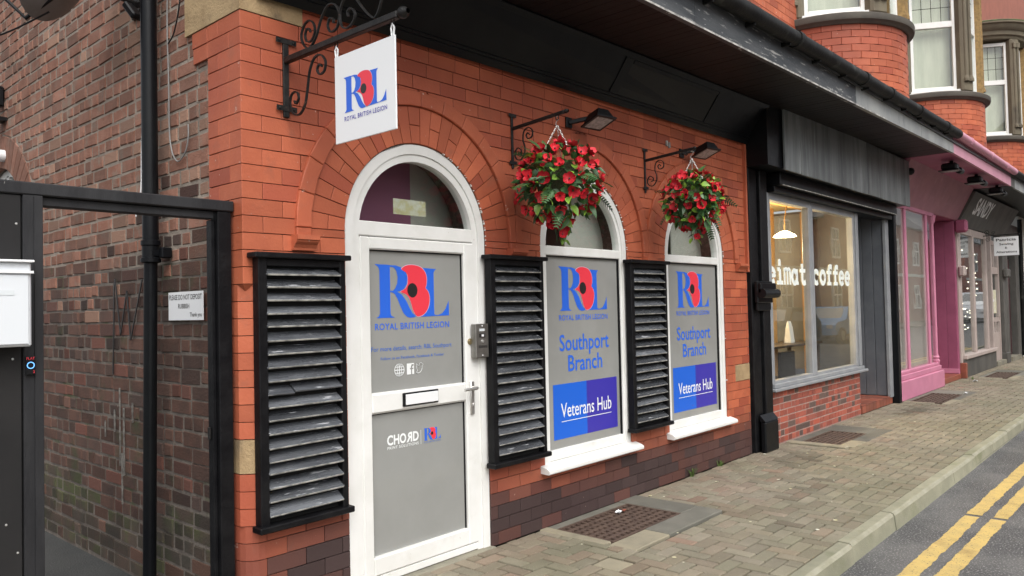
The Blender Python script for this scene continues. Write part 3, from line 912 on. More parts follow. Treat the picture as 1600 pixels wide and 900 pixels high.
# rear of the building: closes the volume
rb = MB()
rb.box(SX + .26, X1, 8.8, 9.0, 0, 4.2); rb.box(SX + .26, X1, .31, 8.79, 4.0, 4.2); rb.box(SX + .26, X1, .31, 8.79, -.05, 0)
rb.box(X1 + .005, X1 + .2, .02, 9.0, 0, 4.2)
rb.build('interior_shell', MT['plaster'], bld)
bx('interior_partition', MT['mauve'], bld, SX + .27, 3.34, .36, .40, 0.01, 3.99)
bx('interior_partition', MT['plaster'], bld, 3.35, 4.0, .37, .41, 0.01, 3.99)
bx('window_blind', MT['plaster'], bld, 4.84, 5.5, .24, .25, .6, 2.9)
bx('window_blind', MT['plaster'], bld, 6.50, 7.3, .24, .25, .6, 2.9)
bx('interior_partition', MT['plaster'], bld, 4.01, X1 - .01, 1.6, 1.65, 0.01, 3.99)

# ---------------------------------------------------------------- lettering and logo
def text_pts(s, bold=0.0, spacing=1.0):
    cu = bpy.data.curves.new('tmp_text', 'FONT')
    cu.body = s
    cu.size = 1.0
    cu.offset = bold
    cu.resolution_u = 3
    cu.space_character = spacing
    ob = bpy.data.objects.new('tmp_text', cu)
    COL.objects.link(ob)
    dg = bpy.context.evaluated_depsgraph_get()
    me = bpy.data.meshes.new_from_object(ob.evaluated_get(dg))
    v = [(p.co.x, p.co.y) for p in me.vertices]
    f = [tuple(p.vertices) for p in me.polygons]
    bpy.data.objects.remove(ob); bpy.data.curves.remove(cu); bpy.data.meshes.remove(me)
    return v, f
CAPH = .69
def text(mb, s, fn, u0, u1, vb, cap, mi=0, bold=0.0, spacing=1.0, mirror_char=False, slope=0.0):
    """text fitted between u0 and u1 with its baseline at vb; fn maps (u, v) to space"""
    v, f = text_pts(s, bold, spacing)
    xs = [p[0] for p in v]
    a, b = min(xs), max(xs)
    k = (u1 - u0) / (b - a)
    kv = cap / CAPH
    pts = []
    for x_, y_ in v:
        uu = (x_ - a) * k
        if mirror_char: uu = (u1 - u0) - uu
        pts.append(fn(u0 + uu, vb + y_ * kv + slope * uu))
    mb.add(pts, [t[::-1] for t in f] if mirror_char else f, mi)
def lines(parent, mats, *calls):
    for c_ in calls:
        m_ = MB(); text(m_, *c_[0], **(c_[1] if len(c_) > 1 else {}))
        m_.m = [0] * len(m_.m)
        m_.build('lettering', mats[c_[0][6]], parent)
def smooth_poly(p, n=5):
    out = []
    m = len(p)
    for i in range(m):
        p0, p1, p2, p3 = p[i - 1], p[i], p[(i + 1) % m], p[(i + 2) % m]
        for k in range(n):
            t = k / n
            out.append(tuple(.5 * (2 * p1[j] + (p2[j] - p0[j]) * t + (2 * p0[j] - 5 * p1[j] + 4 * p2[j] - p3[j]) * t * t + (3 * p1[j] - p0[j] - 3 * p2[j] + p3[j]) * t ** 3) for j in (0, 1)))
    return out
def logo(mb, fn, mats=(0, 1, 2, 3)):
    """the R, poppy and L mark in a unit box: u 0..1, v 0..0.53; fn(u, v, layer)"""
    def q(pts): return [((x - 100) / 475.0, (396 - y - (x - 100) * .02) / 475.0 * .775) for x, y in pts]
    mb.flat(q([(98, 68), (172, 68), (190, 70), (190, 370), (197, 384), (218, 394), (104, 397), (120, 385), (127, 370), (127, 105), (120, 84)]), lambda u, v: fn(u, v, 0), mats[0])
    mb.flat(q([(190, 70), (228, 70), (262, 80), (288, 105), (300, 145), (294, 185), (275, 215), (252, 229), (232, 232), (262, 250), (290, 290), (310, 335), (328, 366), (350, 386), (340, 393), (315, 396), (292, 390), (270, 366), (250, 320), (234, 276), (218, 248), (204, 238), (190, 236),
               (190, 228), (206, 228), (222, 212), (234, 180), (237, 140), (230, 104), (216, 84), (202, 80), (190, 80)]), lambda u, v: fn(u, v, 0), mats[0])
    mb.flat(q([(398, 76), (490, 79), (478, 90), (472, 106), (472, 372), (478, 379), (500, 380), (528, 368), (552, 336), (573, 284), (575, 382), (360, 391), (400, 370), (408, 340), (408, 110), (404, 90)]), lambda u, v: fn(u, v, 0), mats[0])
    pop = [(262, 92), (282, 72), (312, 62), (348, 62), (388, 74), (414, 104), (424, 142), (422, 182), (416, 206), (432, 228), (441, 262), (438, 306), (424, 346), (398, 376), (364, 389), (346, 376), (330, 346), (320, 306), (306, 268), (284, 246), (254, 233), (282, 214), (298, 186), (301, 150), (294, 114)]
    ps = smooth_poly(pop, 3)
    c = (350, 225)
    mb.flat(q([(c[0] + (x - c[0]) * 1.035, c[1] + (y - c[1]) * 1.02) for x, y in ps]), lambda u, v: fn(u, v, 1), mats[3])
    mb.flat(q(ps), lambda u, v: fn(u, v, 2), mats[1])
    mb.flat(q([(329 + 33 * math.cos(t), 222 + 46 * math.sin(t)) for t in [2 * PI * i / 24 for i in range(24)]]), lambda u, v: fn(u, v, 3), mats[2])
LOGOMATS = [MT['blue'], MT['red'], MT['ink'], MT['pinkline'], MT['white'], MT['paleblue'], MT['boxblue'], MT['indigo'], MT['greyprint']]

# ---------------------------------------------------------------- arched frames
def arch_frame(mb, xc, zb, Ro, Ri, y0, y1, zc=ZC, zi=None, n=28, sides=True):
    """arched ring with legs down to zb; inner radius Ri about zi"""
    zi = zc if zi is None else zi
    o = [(xc - Ro, zb)] + [(xc - Ro * math.cos(PI * i / n), zc + Ro * math.sin(PI * i / n)) for i in range(n + 1)] + [(xc + Ro, zb)]
    q = [(xc - Ri, zb)] + [(xc - Ri * math.cos(PI * i / n), zi + Ri * math.sin(PI * i / n)) for i in range(n + 1)] + [(xc + Ri, zb)]
    v, f = [], []
    for (a_, b_), (c_, d_) in zip(o, q): v += [(a_, y0, b_), (c_, y0, d_), (a_, y1, b_), (c_, y1, d_)]
    for i in range(len(o) - 1):
        b0, b1 = 4 * i, 4 * i + 4
        f += [(b0, b0 + 1, b1 + 1, b1), (b0 + 2, b1 + 2, b1 + 3, b0 + 3), (b0, b1, b1 + 2, b0 + 2), (b0 + 1, b0 + 3, b1 + 3, b1 + 1)]
    mb.add(v, [t[::-1] for t in f])
def fan_glass(parent, xc, r, z0, y, zc=ZC):
    pts = []
    t0 = math.asin(max(-1, min(1, (z0 - zc) / r)))
    for i in range(25):
        t = t0 + (PI - 2 * t0) * i / 24
        pts.append((xc + r * math.cos(t), zc + r * math.sin(t)))
    MB().prism(pts, lambda u, v, d: (u, -d, v), -y - .006, -y).build('fanlight_pane', MT['glass'], parent)

# ---- door
dx = ARC[0]
df = MB()
arch_frame(df, dx, .0, RO - .002, .50, .012, .09)
arch_frame(df, dx, .0, .499, .455, .022, .088)
df.box(dx - .497, dx + .497, .0235, .087, 1.995, 2.08, c=.006)
df.box(dx - .497, dx + .497, .0235, .087, .012, .055, c=.004)
door = df.build('door', MT['upvc'], bld, smooth=False, label='white arched door frame with grey frosted panels')
fan_glass(door, dx, .457, 2.078, .05)
lx0, lx1 = dx - .452, dx + .452 + .012
lf = MB()
st = .072
zt, zb = 1.990, .058
lf.box(lx0, lx0 + st, .018, .075, zb, zt, c=.008); lf.box(lx1 - st - .02, lx1, .018, .075, zb, zt, c=.008)
lf.box(lx0 + st - .004, lx1 - st - .016, .0185, .0745, zt - .072, zt, c=.008); lf.box(lx0 + st - .004, lx1 - st - .016, .0185, .0745, zb, zb + .105, c=.008)
lf.box(lx0 + st - .004, lx1 - st - .016, .0186, .0744, .972, 1.092, c=.012)
leaf = lf.build('door_leaf', MT['upvc'], door)
px0, px1 = lx0 + st - .01, lx1 - st - .01
bx('door_panel', MT['film'], door, px0, px1, .048, .056, 1.085, 1.925)
bx('door_panel', MT['film'], door, px0, px1, .048, .056, .155, .98)
gk = MB()
for (z0, z1) in ((1.09, 1.92), (.16, .975)):
    gk.box(px0 + .008, px0 + .016, .040, .0478, z0, z1); gk.box(px1 - .018, px1 - .009, .040, .0478, z0, z1); gk.box(px0 + .016, px1 - .018, .040, .0478, z1 - .009, z1 - .001)
gk.build('gasket', MT['plasticblack'], door)
bx('threshold', MT['concrete'], door, dx - .56, dx + .58, -.03, .12, -.06, .008, c=.01)
bx('interior_door_back', MT['plaster'], door, px0, px1, .058, .07, .155, 1.925)
hm = MB()
hx, hz = lx1 - .048, 1.0
hm.box(hx - .016, hx + .016, .004, .0178, .885, 1.095, c=.004)
hm.tube([(hx, .004, 1.055), (hx, -.035, 1.055)], .011, 10)
hm.tube([(hx, -.035, 1.055), (hx - .02, -.045, 1.055), (hx - .115, -.04, 1.052)], [.011, .011, .009], 10)
hm.cbox((hx, .002, .945), X, Y, Z, .007, .006, .012, .002)
hm.build('handle', MT['chrome'], door, smooth=True)
MB().lathe([(.0, .012), (.016, .012), (.02, .006), (.021, 0)], (hx - .006, .018, 1.352), 18, axis='y').build('lock', M('brass_lock', (.36, .29, .16), rough=.35, metal=.8), door, smooth=True)
lb = MB()
lb.box(2.955, 3.235, .006, .0185, .995, 1.075, c=.004)
lbo = lb.build('letter_box', MT['plasticblack'], door)
bx('flap', MT['signwhite'], door, 2.968, 3.224, -.004, .0058, 1.004, 1.066, c=.004)
Yd = .0465
dl = MB()
fn = lambda u, v, d=0: (2.79 + u * .585, Yd - .0004 * d, 1.522 + v * .585)
lg_ = MB(); logo(lg_, fn); lg_.build('logo', LOGOMATS, door)
TD = lambda u, v: (u, Yd, v)
lines(door, LOGOMATS, (('ROYAL BRITISH LEGION', TD, 2.785, 3.373, 1.452, .037, 0, .012, 1.08),),
      (('For more details, search: RBL Southport', TD, 2.755, 3.391, 1.328, .026, 5, .008),),
      (('Follow us on Facebook, Facebook & Twitter', TD, 2.822, 3.323, 1.276, .016, 5, .008),))
ic = MB()
def ringpts(cx, cz, r, n=24): return [(cx + r * math.cos(2 * PI * i / n), cz + r * math.sin(2 * PI * i / n)) for i in range(n)]
gcx, gcz, gr = 2.960, 1.210, .036
def strip(mb, pts, w, fn, mi=0):
    for (a_, b_) in zip(pts[:-1], pts[1:]):
        d = Vector((b_[0] - a_[0], b_[1] - a_[1])); d.normalize()
        n_ = Vector((-d.y, d.x)) * w / 2
        e = d * w * .25
        mb.add([fn(a_[0] - e.x - n_.x, a_[1] - e.y - n_.y), fn(b_[0] + e.x - n_.x, b_[1] + e.y - n_.y), fn(b_[0] + e.x + n_.x, b_[1] + e.y + n_.y), fn(a_[0] - e.x + n_.x, a_[1] - e.y + n_.y)], [(0, 1, 2, 3)], mi)
layer = [0]
def lf_(u, v):
    return (u, Yd - .00012 * layer[0], v)
def S(pts, w):
    layer[0] += 1; strip(ic, pts, w, lf_, 0)
rp = ringpts(gcx, gcz, gr); S(rp + [rp[0]], .007)
S([(gcx, gcz - gr), (gcx, gcz + gr)], .006); S([(gcx - gr, gcz), (gcx + gr, gcz)], .006)
el = [(gcx + .017 * math.cos(2 * PI * i / 20), gcz + gr * math.sin(2 * PI * i / 20)) for i in range(21)]; S(el, .006)
for dz in (-.018, .018): S([(gcx - .03, gcz + dz), (gcx + .03, gcz + dz)], .005)
ic.flat([(3.018, 1.178), (3.074, 1.178), (3.074, 1.244), (3.018, 1.244)], lambda u, v: (u, Yd, v), 0)
ic.add([], [])
def FS(pts, w):
    layer[0] += 1; strip(ic, pts, w, lf_, 1)
layer[0] = 6
FS([(3.054, 1.178), (3.054, 1.222), (3.058, 1.232), (3.068, 1.234)], .009); FS([(3.044, 1.212), (3.066, 1.212)], .008)
bird = [(3.092, 1.186), (3.104, 1.182), (3.122, 1.186), (3.136, 1.202), (3.139, 1.222), (3.146, 1.232), (3.138, 1.238), (3.126, 1.243), (3.116, 1.236), (3.114, 1.226), (3.102, 1.230), (3.094, 1.240), (3.094, 1.224), (3.096, 1.208), (3.102, 1.198)]
S(smooth_poly(bird, 2) + [bird[0]], .0045)
ic.build('icon_row', [MT['white'], MT['film']], door)
ch = MB()
sl_c = -.002
cw = [(2.858, 2.903, 'C', 0), (2.908, 2.950, 'H', 0), (2.953, 3.003, 'O', 0), (3.005, 3.050, 'R', 1), (3.056, 3.102, 'D', 0)]
for (u0, u1, c_, mir) in cw: text(ch, c_, lambda u, v: (u, Yd, v), u0, u1, .778, .054, 4, .035, mirror_char=bool(mir))
text(ch, 'PRINT SOLUTIONS', lambda u, v: (u, Yd, v), 2.860, 3.100, .752, .016, 4, .01, 1.1)
ch.flat([(3.117, .75), (3.1205, .75), (3.1205, .835), (3.117, .835)], lambda u, v: (u, Yd, v), 8)
lg_ = MB(); logo(lg_, lambda u, v, d=0: (3.142 + u * .14, Yd - .0004 * d, .765 + v * .14)); lg_.build('logo', LOGOMATS, door)
text(ch, 'ROYAL BRITISH LEGION', lambda u, v: (u, Yd, v), 3.142, 3.283, .75, .008, 5)
ch.build('printer_lettering', LOGOMATS, door)
bx('envelope', MT['paper'], bld, 2.995, 3.257, .118, .121, 2.150, 2.245)

# ---- two arched windows
def window(xc, px0, px1, first):
    wf = MB()
    arch_frame(wf, xc, .445, RO - .002, .505, .012, .09)
    arch_frame(wf, xc, .445, .504, .475, .024, .088)
    wf.box(xc - .50, xc + .50, .0225, .087, 1.945, 2.015, c=.006)
    wf.box(xc - .50, xc + .50, .0225, .087, .446, .52, c=.005)
    w = wf.build('window', MT['upvc'], bld, label='white arched window with grey frosted panel')
    fan_glass(w, xc, .478, 2.013, .05)
    bx('frosted_panel', MT['film'], w, xc - .485, xc + .485, .048, .056, .515, 1.95)
    g = MB()
    g.box(xc + .466, xc + .4745, .030, .0478, .52, 1.945); g.box(xc - .474, xc + .466, .030, .0478, 1.936, 1.9448)
    g.build('gasket', MT['plasticblack'], w)
    bx('panel_backing', MT['plaster'], w, xc - .485, xc + .485, .058, .066, .515, 1.95)
    sm = MB()
    prof = [(.10, .445), (.10, .395), (-.055, .385), (-.072, .385), (-.078, .392), (-.078, .412), (-.070, .418), (-.06, .424), (.012, .4449)]
    sm.prism([(-y, z) for y, z in prof][::-1], lambda u, v, d: (d, -u, v), xc - .565 - .05, xc + .565 + .05)
    sm.build('sill', MT['upvc'], w)
    ox = xc - 4.808
    l_ = MB()
    T = lambda u, v: (u + ox, Yd, v)
    lg_ = MB(); logo(lg_, lambda u, v, d=0: (4.505 + ox + u * .62, Yd - .0004 * d, 1.535 + v * .62)); lg_.build('logo', LOGOMATS, w)
    lines(w, LOGOMATS, (('ROYAL BRITISH LEGION', T, 4.500, 5.128, 1.462, .040, 0, .012, 1.05),), (('Southport', T, 4.498, 5.137, 1.236, .118, 0, .012),), (('Branch', T, 4.598, 5.04, 1.080, .118, 0, .012),))
    p_ = MB()
    p_.flat([(4.408, .585), (4.822, .585), (4.822, .99), (4.408, .99)], T, 6)
    p_.flat([(4.822, .585), (5.235, .585), (5.235, .99), (4.822, .99)], T, 7)
    T2 = lambda u, v: (u + ox, Yd - .001, v)
    text(p_, 'Veterans Hub', T2, 4.497, 5.150, .742, .105, 4, .004)
    p_.flat([(4.500, .709), (5.150, .709), (5.150, .714), (4.500, .714)], T2, 4)
    p_.build('veterans_panel', LOGOMATS, w)
    return w
window(ARC[1], 0, 0, True); window(ARC[2], 0, 0, False)

# ---------------------------------------------------------------- louvred shutters
def shutter(x0, x1, z0, z1, label, seed, capl=.03):
    rnd = random.Random(seed)
    yf = -.062
    t = thing('louvred_shutter', label, 'shutter', ((x0 + x1) / 2, -.05, z0), 'black louvred shutters beside the arched openings')
    fr = MB()
    fr.box(x0, x0 + .048, yf, -.003, z0, z1, c=.004)
    fr.box(x1 - .036, x1, yf, -.003, z0, z1, c=.004)
    fr.build('side_rail', MT['blackwood'], t)
    bx('top_cap', MT['blackwood'], t, x0 - capl, x1 + .022, yf - .028, -.002, z1 - .004, z1 + .024, c=.005)
    bx('head_rail', MT['blackwood'], t, x0 + .046, x1 - .034, yf + .004, -.004, z1 - .042, z1 - .0045, c=.003)
    bx('bottom_ledge', MT['blackwood'], t, x0 - .018, x1 + .022, yf - .024, -.002, z0 - .02, z0 + .012, c=.005)
    bx('back_board', MT['pit'], t, x0 + .04, x1 - .03, -.012, -.004, z0, z1)
    n = 19
    p = (z1 - z0 - .075) / n
    for i in range(n):
        zc = z0 + .045 + p * (i + .5) + rnd.uniform(-.003, .003)
        ang = math.radians(33 + rnd.uniform(-4, 4))
        A = (X + Z * rnd.uniform(-.008, .008)).normalized()
        B = Vector((0, -math.cos(ang), -math.sin(ang)))
        B = (B - A * B.dot(A)).normalized()
        C = A.cross(B)
        if C.z < 0: C = -C; 
        s = MB()
        if seed == 1 and i == 9:      # the broken slat
            hw = (x1 - x0) / 2 - .038
            ce_ = Vector(((x0 + x1) / 2 + .006, yf + .030, zc))
            A2 = (A - Z * .03).normalized(); B2 = (B - A2 * B.dot(A2)).normalized()
            s.cbox(ce_ - A * hw * .66 - Z * .006, A2, B2, A2.cross(B2), hw * .335, .040, .005, .0015)
            s.cbox(ce_ + A * hw * .345, A, B, A.cross(B), hw * .655, .040, .005, .0015)
            s.build('slat', [MT['slat'], MT['whiteedge']], t)
            continue
        s.cbox(Vector(((x0 + x1) / 2 + .006, yf + .030, zc)), A, B, A.cross(B), (x1 - x0) / 2 - .038 + rnd.uniform(-.004, .004), .040, .005, .0015)
        s.cbox(Vector(((x0 + x1) / 2 + .006, yf + .030, zc)) + B * .0402 + A.cross(B) * 0, A, B, A.cross(B), (x1 - x0) / 2 - .042, .0012, .0042, .0004, mi=1)
        s.build('slat', [MT['slat'], MT['whiteedge']], t)
    return t
shutter(1.988, 2.506, .507, 1.842, 'black louvred shutter on the corner pier, left of the white door', 1)
shutter(3.653, 4.198, .541, 1.893, 'black louvred shutter between the white door and the first arched window', 2)
shutter(5.320, 5.888, .548, 1.916, 'black louvred shutter between the two arched windows', 3)

# ---------------------------------------------------------------- intercom by the door
t = thing('intercom', 'small steel intercom panel fixed to the right of the white door frame', 'intercom', (3.5900, .0, 1.24))
MB().box(3.5300, 3.6500, -.035, .011, 1.245, 1.465, c=.004).build('body', MT['steel'], t)
bx('name_plate', MT['greyprint'], t, 3.5620, 3.6100, -.0375, -.0351, 1.418, 1.434)
bx('name_plate', MT['ink'], t, 3.5620, 3.6150, -.0375, -.0351, 1.378, 1.402)
bx('bell_mark', MT['signwhite'], t, 3.5800, 3.6000, -.0390, -.0376, 1.383, 1.397)
MB().lathe([(0, .006), (.010, .006), (.012, 0)], (3.5900, -.0352, 1.352), 14, axis='y').build('button', MT['chain'], t, smooth=True)
gr_ = MB()
for i in range(9):
    for j in range(3): gr_.box(3.5570 + i * .0085, 3.5620 + i * .0085, -.0372, -.0351, 1.310 + j * .006, 1.3135 + j * .006)
gr_.build('speaker_grille', MT['ink'], t)
for z in (1.262, 1.452): MB().lathe([(0, .002), (.004, .002), (.005, 0)], (3.5900, -.0352, z), 10, axis='y').build('screw', MT['signwhite'], t)

# ---------------------------------------------------------------- hanging sign on a scrolled iron bracket
def spiral(c, r0, turns, a0, sgn, x, n=26, shrink=.25):
    out = []
    for i in range(n + 1):
        s = i / n
        r = r0 * (1 - s * (1 - shrink))
        a_ = a0 + sgn * turns * 2 * PI * s
        out.append((x, c[0] + r * math.cos(a_), c[1] + r * math.sin(a_)))
    return out
def ribbon(mb, pts, w, th):
    """flat iron strap: path in a plane of constant x, width along x"""
    pts = [Vector(p) for p in pts]
    v, f = [], []
    for i, p in enumerate(pts):
        T_ = (pts[min(i + 1, len(pts) - 1)] - pts[max(i - 1, 0)]).normalized()
        N_ = X.cross(T_).normalized()
        for a_, b_ in ((-1, -1), (1, -1), (1, 1), (-1, 1)): v.append(p + X * (a_ * w / 2) + N_ * (b_ * th / 2))
    for i in range(len(pts) - 1):
        for k in range(4): f.append((4 * i + k, 4 * i + (k + 1) % 4, 4 * i + 4 + (k + 1) % 4, 4 * i + 4 + k))
    f += [(3, 2, 1, 0), tuple(range(4 * len(pts) - 4, 4 * len(pts)))]
    mb.add(v, f)
def catm(pts, n=8):
    out = []
    for i in range(len(pts) - 1):
        p0, p1, p2, p3 = pts[max(i - 1, 0)], pts[i], pts[i + 1], pts[min(i + 2, len(pts) - 1)]
        for k in range(n):
            t_ = k / n
            out.append(tuple(.5 * (2 * p1[j] + (p2[j] - p0[j]) * t_ + (2 * p0[j] - 5 * p1[j] + 4 * p2[j] - p3[j]) * t_ * t_ + (3 * p1[j] - p0[j] - 3 * p2[j] + p3[j]) * t_ ** 3) for j in range(len(p1))))
    out.append(pts[-1])
    return out
bxw = 2.19
t = thing('sign_bracket', 'large scrolled black iron bracket at the corner carrying the white sign', 'bracket', (bxw, 0, 2.57))
b = MB(); b.box(bxw - .017, bxw + .017, -.014, -.001, 2.575, 2.985, c=.003); b.build('wall_bar', MT['iron'], t)
for z in (2.655 - .035, 2.972):
    q = MB().box(bxw - .06, bxw + .06, -.017, -.0145, z - .014, z + .014, c=.002)
    for s in (-.042, .042): q.lathe([(0, .007), (.007, .005), (.009, 0)], (bxw + s, -.017, z), 8, axis='y')
    q.build('fixing_plate', MT['iron'], t)
q = MB(); q.bar((bxw, -.012, 2.872), (bxw, -.915, 2.868), .032, .032, c=.004); q.build('arm', MT['iron'], t)
MB().lathe([(0, -.03), (.012, -.028), (.024, -.014), (.027, 0), (.024, .014), (.014, .024), (.012, .034)], (bxw, -.945, 2.868), 14, axis='y').build('ball_end', MT['iron'], t, smooth=True)
def P2(px, pz):    # drawing coordinates: distance from the wall, height above the arm
    return (-px, 2.87 + pz)
def scrollpath(pts): return [(bxw, p[0], p[1]) for p in catm([P2(*q) for q in pts], 6)]
sc1 = MB()
ribbon(sc1, scrollpath([(.20, .055), (.185, .08), (.20, .105), (.225, .10), (.24, .07), (.225, .035), (.185, .025), (.155, .06), (.165, .12), (.205, .15)][::-1]), .012, .006) if False else None
ribbon(sc1, scrollpath([(.235, .095), (.225, .115), (.20, .112), (.19, .085), (.205, .055), (.245, .05), (.275, .085), (.265, .13), (.225, .155), (.18, .14), (.155, .09), (.185, .035), (.23, .018), (.285, .06), (.33, .135), (.385, .185), (.445, .175), (.48, .12), (.46, .06), (.41, .05), (.385, .085), (.40, .118), (.43, .108), (.43, .088)]), .012, .007)
ribbon(sc1, scrollpath([(.55, .088), (.545, .112), (.57, .122), (.60, .095), (.59, .055), (.54, .035), (.495, .06), (.485, .13), (.53, .185), (.59, .175), (.655, .105), (.705, .055), (.755, .03), (.80, .10), (.815, .19), (.79, .245), (.735, .25), (.705, .20), (.72, .145), (.765, .14), (.78, .175), (.755, .195)]), .012, .007)
sc1.build('top_scroll', MT['iron'], t, smooth=True)
sc2 = MB()
ribbon(sc2, scrollpath([(.33, -.10), (.31, -.085), (.29, -.105), (.31, -.135), (.35, -.125), (.36, -.08), (.32, -.04), (.265, -.045), (.225, -.10), (.205, -.18), (.18, -.26), (.13, -.30), (.075, -.285), (.045, -.235), (.06, -.185), (.105, -.18), (.125, -.215), (.10, -.24), (.085, -.222)]), .012, .007)
sc2.build('lower_scroll', MT['iron'], t, smooth=True)
t = thing('hanging_sign', 'white rectangular hanging sign with a red poppy between blue letters, above the door', 'sign', (bxw, -.665, 2.36))
tl = Matrix.Rotation(math.radians(2.0), 3, 'Z')
MB().box(bxw - .004, bxw + .004, -.890, -.440, 2.365, 2.785, c=.0012).build('panel', MT['signwhite'], t)
sg = MB()
lg_ = MB(); logo(lg_, lambda u, v, d=0: (bxw - .0052 - .0004 * d, -.512 - u * .315, 2.503 + v * .315)); lg_.build('logo', LOGOMATS, t)
sgm = [MT['blue'], MT['red'], MT['ink'], MT['pinkline'], MT['indigo']]
text(sg, 'ROYAL BRITISH LEGION', lambda u, v: (bxw - .0052, -u, v), .514, .830, 2.463, .021, 4, .01, 1.1)
sg.build('lettering', sgm, t)
for y in (-.452, -.872):
    h = MB()
    h.tube([(bxw, y - .006, 2.785), (bxw, y - .011, 2.82), (bxw, y, 2.838), (bxw, y + .011, 2.82), (bxw, y + .006, 2.785)], .0045, 6)
    h.build('cable_tie', MT['signwhite'], t)
    e = MB().tube([(bxw, y + .012 * math.cos(a_), 2.846 + .012 * math.sin(a_)) for a_ in [2 * PI * i / 10 for i in range(11)]], .003, 6)
    e.build('ring', MT['iron'], t)

# ---------------------------------------------------------------- flower baskets on brackets
def small_bracket(x, label):
    t = thing('basket_bracket', label, 'bracket', (x, 0, 2.52), 'iron flower basket brackets')
    b = MB(); b.box(x - .010, x + .010, -.012, -.001, 2.525, 2.905, c=.002); b.build('wall_bar', MT['iron'], t)
    for z in (2.893, 2.565):
        q = MB().box(x - .038, x + .038, -.016, -.0125, z - .012, z + .012, c=.002)
        q.build('fixing_plate', MT['iron'], t)
    q = MB(); q.bar((x, -.01, 2.800), (x, -.465, 2.835), .02, .022, c=.003); q.build('arm', MT['iron'], t)
    MB().lathe([(0, -.018), (.012, -.012), (.016, 0), (.012, .012), (.008, .018)], (x, -.48, 2.836), 12, axis='y').build('ball_end', MT['iron'], t, smooth=True)
    s = MB()
    pth = [(.165, -.075), (.15, -.06), (.135, -.075), (.15, -.10), (.185, -.09), (.19, -.05), (.155, -.025), (.115, -.045), (.105, -.10), (.12, -.15), (.115, -.20), (.08, -.235), (.04, -.22), (.03, -.18), (.055, -.15), (.085, -.165), (.085, -.19), (.065, -.195)]
    ribbon(s, [(x, -p[0], 2.81 + p[1]) for p in catm(pth, 6)], .010, .006)
    s.build('scroll', MT['iron'], t, smooth=True)
    hk = MB().tube([(x, -.405 + .012 * math.cos(a_), 2.806 + .016 * math.sin(a_)) for a_ in [2 * PI * i / 10 for i in range(11)]], .004, 6)
    hk.build('eye_ring', MT['iron'], t)
small_bracket(3.957, 'black iron bracket holding the flower basket nearer the door')
small_bracket(5.667, 'black iron bracket holding the farther flower basket')
def leaf_mesh(nm, L_, W_, mat, curl, seed):
    rnd = random.Random(seed)
    m = MB()
    n = 6
    v, f = [], []
    for i in range(n + 1):
        s = i / n
        w = W_ * math.sin(PI * min(1, s ** .8)) * .5 + .0006
        z = curl * s * s * L_ + .012 * L_ * math.sin(s * 9)
        v += [(s * L_, -w, z + w * .35), (s * L_, 0, z), (s * L_, w, z + w * .35)]
        if i:
            b0 = 3 * i - 3
            f += [(b0, b0 + 3, b0 + 4, b0 + 1), (b0 + 1, b0 + 4, b0 + 5, b0 + 2)]
    return m.add(v, f).mesh(nm, mat, (0, 0, 0), smooth=True)
def fern_mesh(nm, L_, mat):
    m = MB()
    v, f = [], []
    for i in range(11):
        s = i / 10
        zc = -.35 * s * s * L_
        for sg_ in (-1, 1):
            ll = L_ * .26 * math.sin(PI * (.15 + .85 * (1 - s))) + .004
            b0 = len(v)
            v += [(s * L_, 0, zc), (s * L_ + .01, sg_ * ll * .5, zc + .004), (s * L_ + .022, sg_ * ll, zc - .006), (s * L_ + .016, 0, zc - .002)]
            f.append((b0, b0 + 1, b0 + 2, b0 + 3) if sg_ < 0 else (b0 + 3, b0 + 2, b0 + 1, b0))
    return m.add(v, f).mesh(nm, mat, (0, 0, 0))
def flower_mesh(nm, rr, seed):
    rnd = random.Random(seed)
    m = MB()
    for k in range(5):
        a0 = 2 * PI * k / 5 + rnd.uniform(-.15, .15)
        v, f = [], []
        nu, nv = 4, 5
        tilt = rnd.uniform(.3, 1.0)
        for i in range(nu + 1):
            s = i / nu
            for j in range(nv):
                q = (j / (nv - 1) - .5)
                w = rr * (.25 + .95 * math.sin(PI * min(1, .12 + s * .72)))
                rad = rr * s * (1 - .35 * q * q)
                zz = tilt * rr * s * s + .13 * rr * math.sin(q * 11 + k * 2) * s
                xx, yy = rad, q * w
                v.append((xx * math.cos(a0) - yy * math.sin(a0), xx * math.sin(a0) + yy * math.cos(a0), zz))
        for i in range(nu):
            for j in range(nv - 1):
                f.append((i * nv + j, (i + 1) * nv + j, (i + 1) * nv + j + 1, i * nv + j + 1))
        m.add(v, f, 0)
    m.lathe([(0, .35 * rr), (.10 * rr, .34 * rr), (.16 * rr, .22 * rr), (.14 * rr, .06 * rr)], (0, 0, 0), 8, mi=1)
    return m.mesh(nm, [MT['petal'], MT['ink']], (0, 0, 0), smooth=True)
LEAVES = [leaf_mesh('leaf', .075, .042, MT['leaf'], -.25, 1), leaf_mesh('leaf', .062, .040, MT['leaf'], .1, 2), leaf_mesh('leaf', .085, .036, MT['leaf'], -.5, 3)]
LLIGHT = [leaf_mesh('leaf', .066, .042, MT['leaflight'], -.3, 4), leaf_mesh('leaf', .055, .034, MT['leaflight'], .15, 5)]
FERN = fern_mesh('fern_frond', .16, MT['leaf'])
FLOW = [flower_mesh('flower', .041, i) for i in range(4)]
def orient(d, roll):
    d = Vector(d).normalized()
    q = d.to_track_quat('X', 'Z').to_matrix() @ Matrix.Rotation(roll, 3, 'X')
    return q.to_euler()
def orientz(d, roll):
    return (Vector(d).normalized().to_track_quat('Z', 'Y').to_matrix() @ Matrix.Rotation(roll, 3, 'Z')).to_euler()
